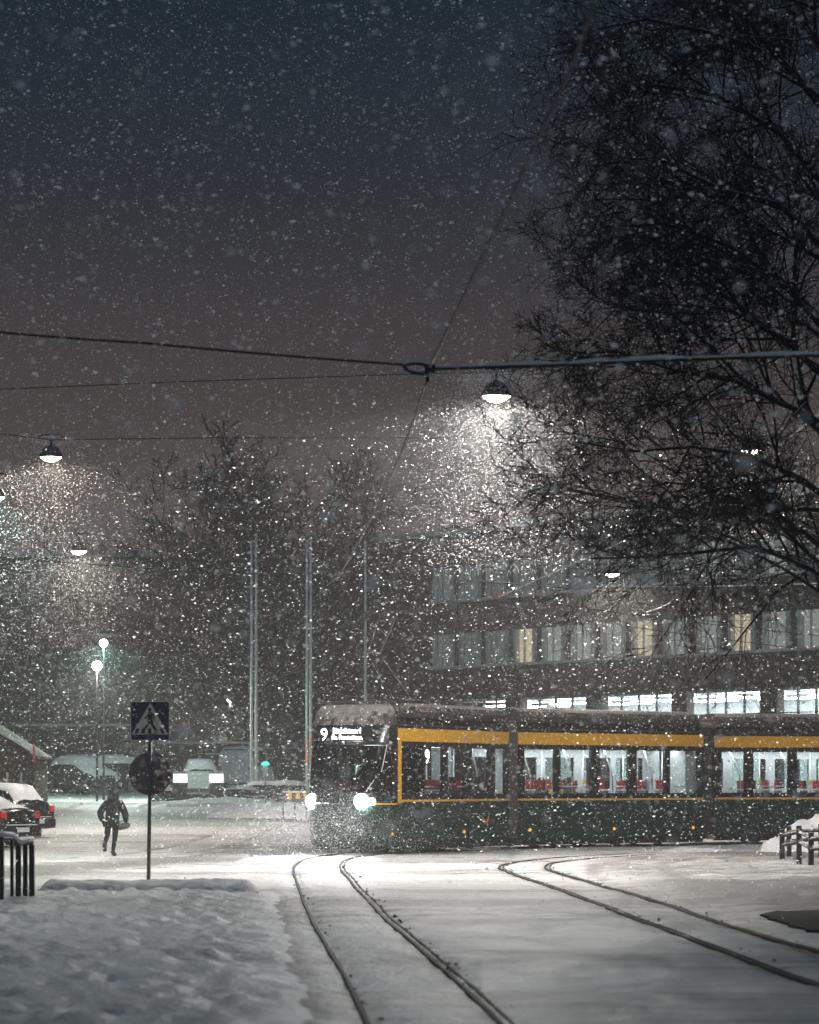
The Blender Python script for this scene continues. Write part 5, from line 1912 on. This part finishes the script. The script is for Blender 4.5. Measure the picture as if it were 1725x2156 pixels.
def hedge(pxl, pxr, pyt, d, label, seed):
    rg = random.Random(seed)
    a, b = W(pxl, pyt, d), W(pxr, pyt, d)
    zg = GZ(a.x, d)
    r = empty('hedge', ((a.x + b.x) / 2, d, zg))
    L = b.x - a.x
    h = a.z - zg
    mb = MB()
    for k in range(int(900 * L)):
        x, y, z = rg.uniform(-L / 2, L / 2), rg.uniform(-0.35, 0.35), rg.uniform(0, h)
        s = rg.uniform(0.03, 0.06)
        u = Vector((rg.gauss(0, 1), rg.gauss(0, 1), rg.gauss(0, 1))).normalized() * s
        v = u.orthogonal().normalized() * s * 0.6
        c = Vector((x, y, z))
        mb.add([c - u, c + v, c + u, c - v], [(0, 1, 2, 3)])
    mb.build('leaf_mass', M_leaf, r, fix=False)['kind'] = 'stuff'
    for k in range(int(L / 0.6)):
        x = -L / 2 + 0.6 * k + 0.3
        MB().tube([(x, 0, 0), (x + rg.uniform(-0.1, 0.1), rg.uniform(-0.1, 0.1), h * 0.9)], 0.015, 5).build('stem', M_twig, r)
    n = int(L * 6) + 2
    rows = []
    for i in range(n + 1):
        x = -L / 2 + L * i / n
        e = min(1, i / 1.5, (n - i) / 1.5)
        rows.append([(x, y, h + 0.02 + e * (0.13 * (1 - (y / 0.42) ** 2) + 0.07 * float(vnoise(np.array([x * 3 + seed]), np.array([y * 4]))[0])) - (0.06 if abs(y) > 0.4 else 0)) for y in (-0.42, -0.3, -0.1, 0.1, 0.3, 0.42)])
    MB().grid(rows).build('snow_cap', M_snow, r, True)
    return tag(r, label, 'hedge', 'clipped hedges under snow')


hedge(478, 538, 1662, 113, 'low snow capped hedge right of the lit pillars', 1)
hedge(520, 645, 1653, 116, 'long snow capped hedge behind the striped barrier', 2)
hedge(318, 364, 1664, 113, 'low hedge left of the lit pillars beneath the round sign', 3)
for (px, lab) in ((379.5, 'left of two stone pillars with a lit white lantern top'), (455.5, 'right of two stone pillars with a lit white lantern top')):
    d = 113.5
    p = W(px, 1636, d)
    zg = GZ(p.x, d)
    r = empty('lantern_pillar', (p.x, d, zg))
    w = 0.27
    h0 = W(px, 1648, d).z - zg
    h1 = W(px, 1629, d).z - zg
    bevel(MB().box(-w, w, -w, w, -0.2, h0).build('pillar', M_stone, r), 0.015)
    MB().box(-w + 0.01, -0.05, -w + 0.01, w - 0.01, h0 + 0.003, h1).box(-0.035, w - 0.01, -w + 0.01, w - 0.01, h0 + 0.003, h1).build('lantern', M_lantern, r)
    bevel(MB().box(-w - 0.01, w + 0.01, -w - 0.01, w + 0.01, h1 + 0.003, h1 + 0.04).build('lid', M_iron, r), 0.01)
    MB().box(-w, w, -w, w, h1 + 0.043, h1 + 0.075).build('lid_snow', M_snow, r)
    tag(r, lab, 'pillar', 'lit pillars')
d = 113.2
a, b = W(393, 1672, d), W(441, 1672, d)
zg = GZ(a.x, d)
r = empty('low_wall', ((a.x + b.x) / 2, d, zg))
MB().box(-(b.x - a.x) / 2, (b.x - a.x) / 2, -0.15, 0.15, -0.2, a.z - zg).build('wall', M_stone, r)
MB().box(-(b.x - a.x) / 2, (b.x - a.x) / 2, -0.16, 0.16, a.z - zg + 0.003, a.z - zg + 0.05).build('snow_cap', M_snow, r)
tag(r, 'low grey wall between the two lit pillars', 'wall')
# striped barrier
d = 97
a, b = W(596, 1669, d), W(645, 1669, d)
zb = W(600, 1682, d).z
zg = GZ(a.x, d)
r = empty('striped_barrier', (a.x, d, zg))
L = b.x - a.x
ht, hb = a.z - zg, zb - zg
k = 0
x = 0.02
while x < L - 0.02:
    x1 = min(x + 0.135, L)
    MB().box(x, x1, -0.02, 0.02, hb, ht).build('stripe', (M_hiyel, mat('barrier_red' + str(k), (0.28, 0.01, 0.03), 0.6, var=0.15, scale=9))[(k + 1) % 2], r)
    x = x1
    k += 1
MB().box(-0.02, L, -0.05, 0.05, ht + 0.003, ht + 0.06).build('snow_cap', M_snow, r)
for x in (0.0, L * 0.5, L):
    MB().box(x - 0.03, x + 0.03, 0.023, 0.06, -0.1, ht).build('post', M_galv, r)
tag(r, 'low red and yellow striped barrier beside the tram nose', 'barrier')
# signal with teal cap
d = 108
p = W(558.5, 1608, d)
zg = GZ(p.x, d)
r = empty('signal_post', (p.x, d, zg))
zt = p.z - zg
MB().tube([(0, 0, 0), (0, 0, zt - 0.3)], 0.03, 8).build('post', M_galv, r)
MB().lathe([(0.06, -0.48), (0.1, -0.46), (0.1, -0.08), (0.07, -0.06)], 12, (0, 0, zt)).build('body', M_conc, r, True)
MB().lathe([(0.08, -0.057), (0.16, -0.05), (0.14, 0.04), (0.0, 0.10)], 14, (0, 0, zt)).build('cap', M_tealobj, r, True)
tag(r, 'small grey post with a glowing teal cap right of the flagpoles', 'post light')

# ------------------------------------------------------------------ falling snow and haze
GLOW_SNOW = []                              # extra flakes packed round lamps and headlights to build up their glow


def glow_flakes(px, py, d, n, sx, drop, up=0.5):
    c = W(px, py, d)
    g = np.random.default_rng(int(px * 3 + py))
    k = g.random(n)
    z = up - k ** 2.0 * (drop + up)
    wd = sx * (0.45 + 0.75 * k)
    p = np.stack([c.x + g.normal(size=n) * wd, c.y + g.normal(size=n) * wd * 1.3, c.z + z], 1)
    GLOW_SNOW.append(p[(p[:, 2] > 0.05)])


glow_flakes(1045, 840, 60, 13000, 0.95, 3.6)
glow_flakes(107, 965, 68, 5000, 0.9, 3.2)
glow_flakes(166, 1164, 87, 5000, 1.0, 3.0)
glow_flakes(1582, 952, 70, 4000, 1.0, 3.0)
glow_flakes(1289, 1212, 92, 4000, 1.0, 3.0)
glow_flakes(204, 1402, 118, 5000, 0.9, 2.0, 1.3)
glow_flakes(0, 1050, 64, 3500, 0.9, 3.5)
g_ = np.random.default_rng(4)  # more added flakes, before the tram nose, to swell the headlight glow
GLOW_SNOW.append(np.abs(np.array([W(690, 1650, 72.3).x, 72.3, 0.75]) + g_.normal(size=(9500, 3)) * np.array([1.3, 1.5, 0.5]) - np.array([0, 0, 0.03])) * np.array([0, 1, 1])
              + np.stack([W(690, 1650, 72.3).x + g_.normal(size=9500) * 1.4, np.zeros(9500), np.full(9500, 0.03)], 1))


def flakes(name, n, y0, y1, density_pow, smin, smax, label, zcap=26.0):
    g = np.random.default_rng(int(y0 * 7 + n))
    # depth drawn so that the number per cubic metre stays even within the slab
    y = (y0 ** density_pow + g.random(n) * (y1 ** density_pow - y0 ** density_pow)) ** (1 / density_pow)
    x = (g.random(n) * 2 - 1) * (0.141 * y * 1.35 + 1.2)
    ztop = np.minimum(0.272 * y * 1.12 + 2.6, zcap)
    zlow = np.maximum(-0.05, 1.8 - 0.092 * y - 1.0)
    zlow = np.where(y < 34, np.maximum(zlow, 1.5), zlow)
    z = zlow + g.random(n) * (ztop - zlow)
    if smax < 0.02:
        ex = np.concatenate(GLOW_SNOW)  # joins the added glow flakes to the even snowfall
        x, y, z = np.concatenate([x, ex[:, 0]]), np.concatenate([y, ex[:, 1]]), np.concatenate([z, ex[:, 2]])
        n = len(x)
    s = smin + (smax - smin) * g.random(n) ** 3.0
    base = np.array([(1, 0, -0.15), (-0.5, 0.87, -0.15), (-0.5, -0.87, -0.15), (0.1, 0.05, 0.35)]) * 0.58
    q = g.normal(size=(n, 4))
    q /= np.linalg.norm(q, axis=1)[:, None]
    w_, a, b, c = q.T
    Rm = np.stack([1 - 2 * (b * b + c * c), 2 * (a * b - c * w_), 2 * (a * c + b * w_), 2 * (a * b + c * w_), 1 - 2 * (a * a + c * c), 2 * (b * c - a * w_),
                   2 * (a * c - b * w_), 2 * (b * c + a * w_), 1 - 2 * (a * a + b * b)], 1).reshape(n, 3, 3)
    V = np.einsum('nij,kj->nki', Rm, base) * s[:, None, None]
    # wind-drawn clumps: a little longer along the drift
    V[:, :, 0] *= 1.5
    V += np.stack([x, y, z], 1)[:, None, :]
    fc = np.array([(0, 1, 3), (1, 2, 3), (2, 0, 3)])
    Fc = (np.arange(n) * 4)[:, None, None] + fc[None]
    me_ = fast_mesh(name, V.reshape(-1, 3), Fc.reshape(-1, 3), 3)
    me_.materials.append(M_flake)
    o = link(bpy.data.objects.new(name, me_))
    return tag(o, label, 'snowfall', kind='stuff')


flakes('falling_snow', 12000, 5, 34, 2.6, 0.010, 0.036, 'large blurred snowflakes falling close by')
flakes('falling_snow', 36000, 30, 80, 3.0, 0.016, 0.050, 'snowflakes falling between the viewer and the tram')
flakes('falling_snow', 150000, 30, 95, 3.0, 0.008, 0.019, 'fine snow falling around the tram, with extra flakes added for lamp glow')
flakes('falling_snow', 30000, 80, 130, 2.2, 0.014, 0.042, 'fine snow falling in front of the far buildings', 30.0)

hz_m = bpy.data.materials.new('haze')
hz_m.use_nodes = True
hn = hz_m.node_tree.nodes
hn.clear()
ho = hn.new('ShaderNodeOutputMaterial')
hv = hn.new('ShaderNodeVolumePrincipled')
hv.inputs['Color'].default_value = (0.88, 0.86, 0.85, 1)
hv.inputs['Density'].default_value = 0.0016
hv.inputs['Anisotropy'].default_value = 0.4
hz_m.node_tree.links.new(hv.outputs['Volume'], ho.inputs['Volume'])
hb_ = MB().box(-130, 130, -12, 275, -1.2, 31).build('haze', hz_m)
tag(hb_, 'snowy night haze over the whole square', kind='stuff')
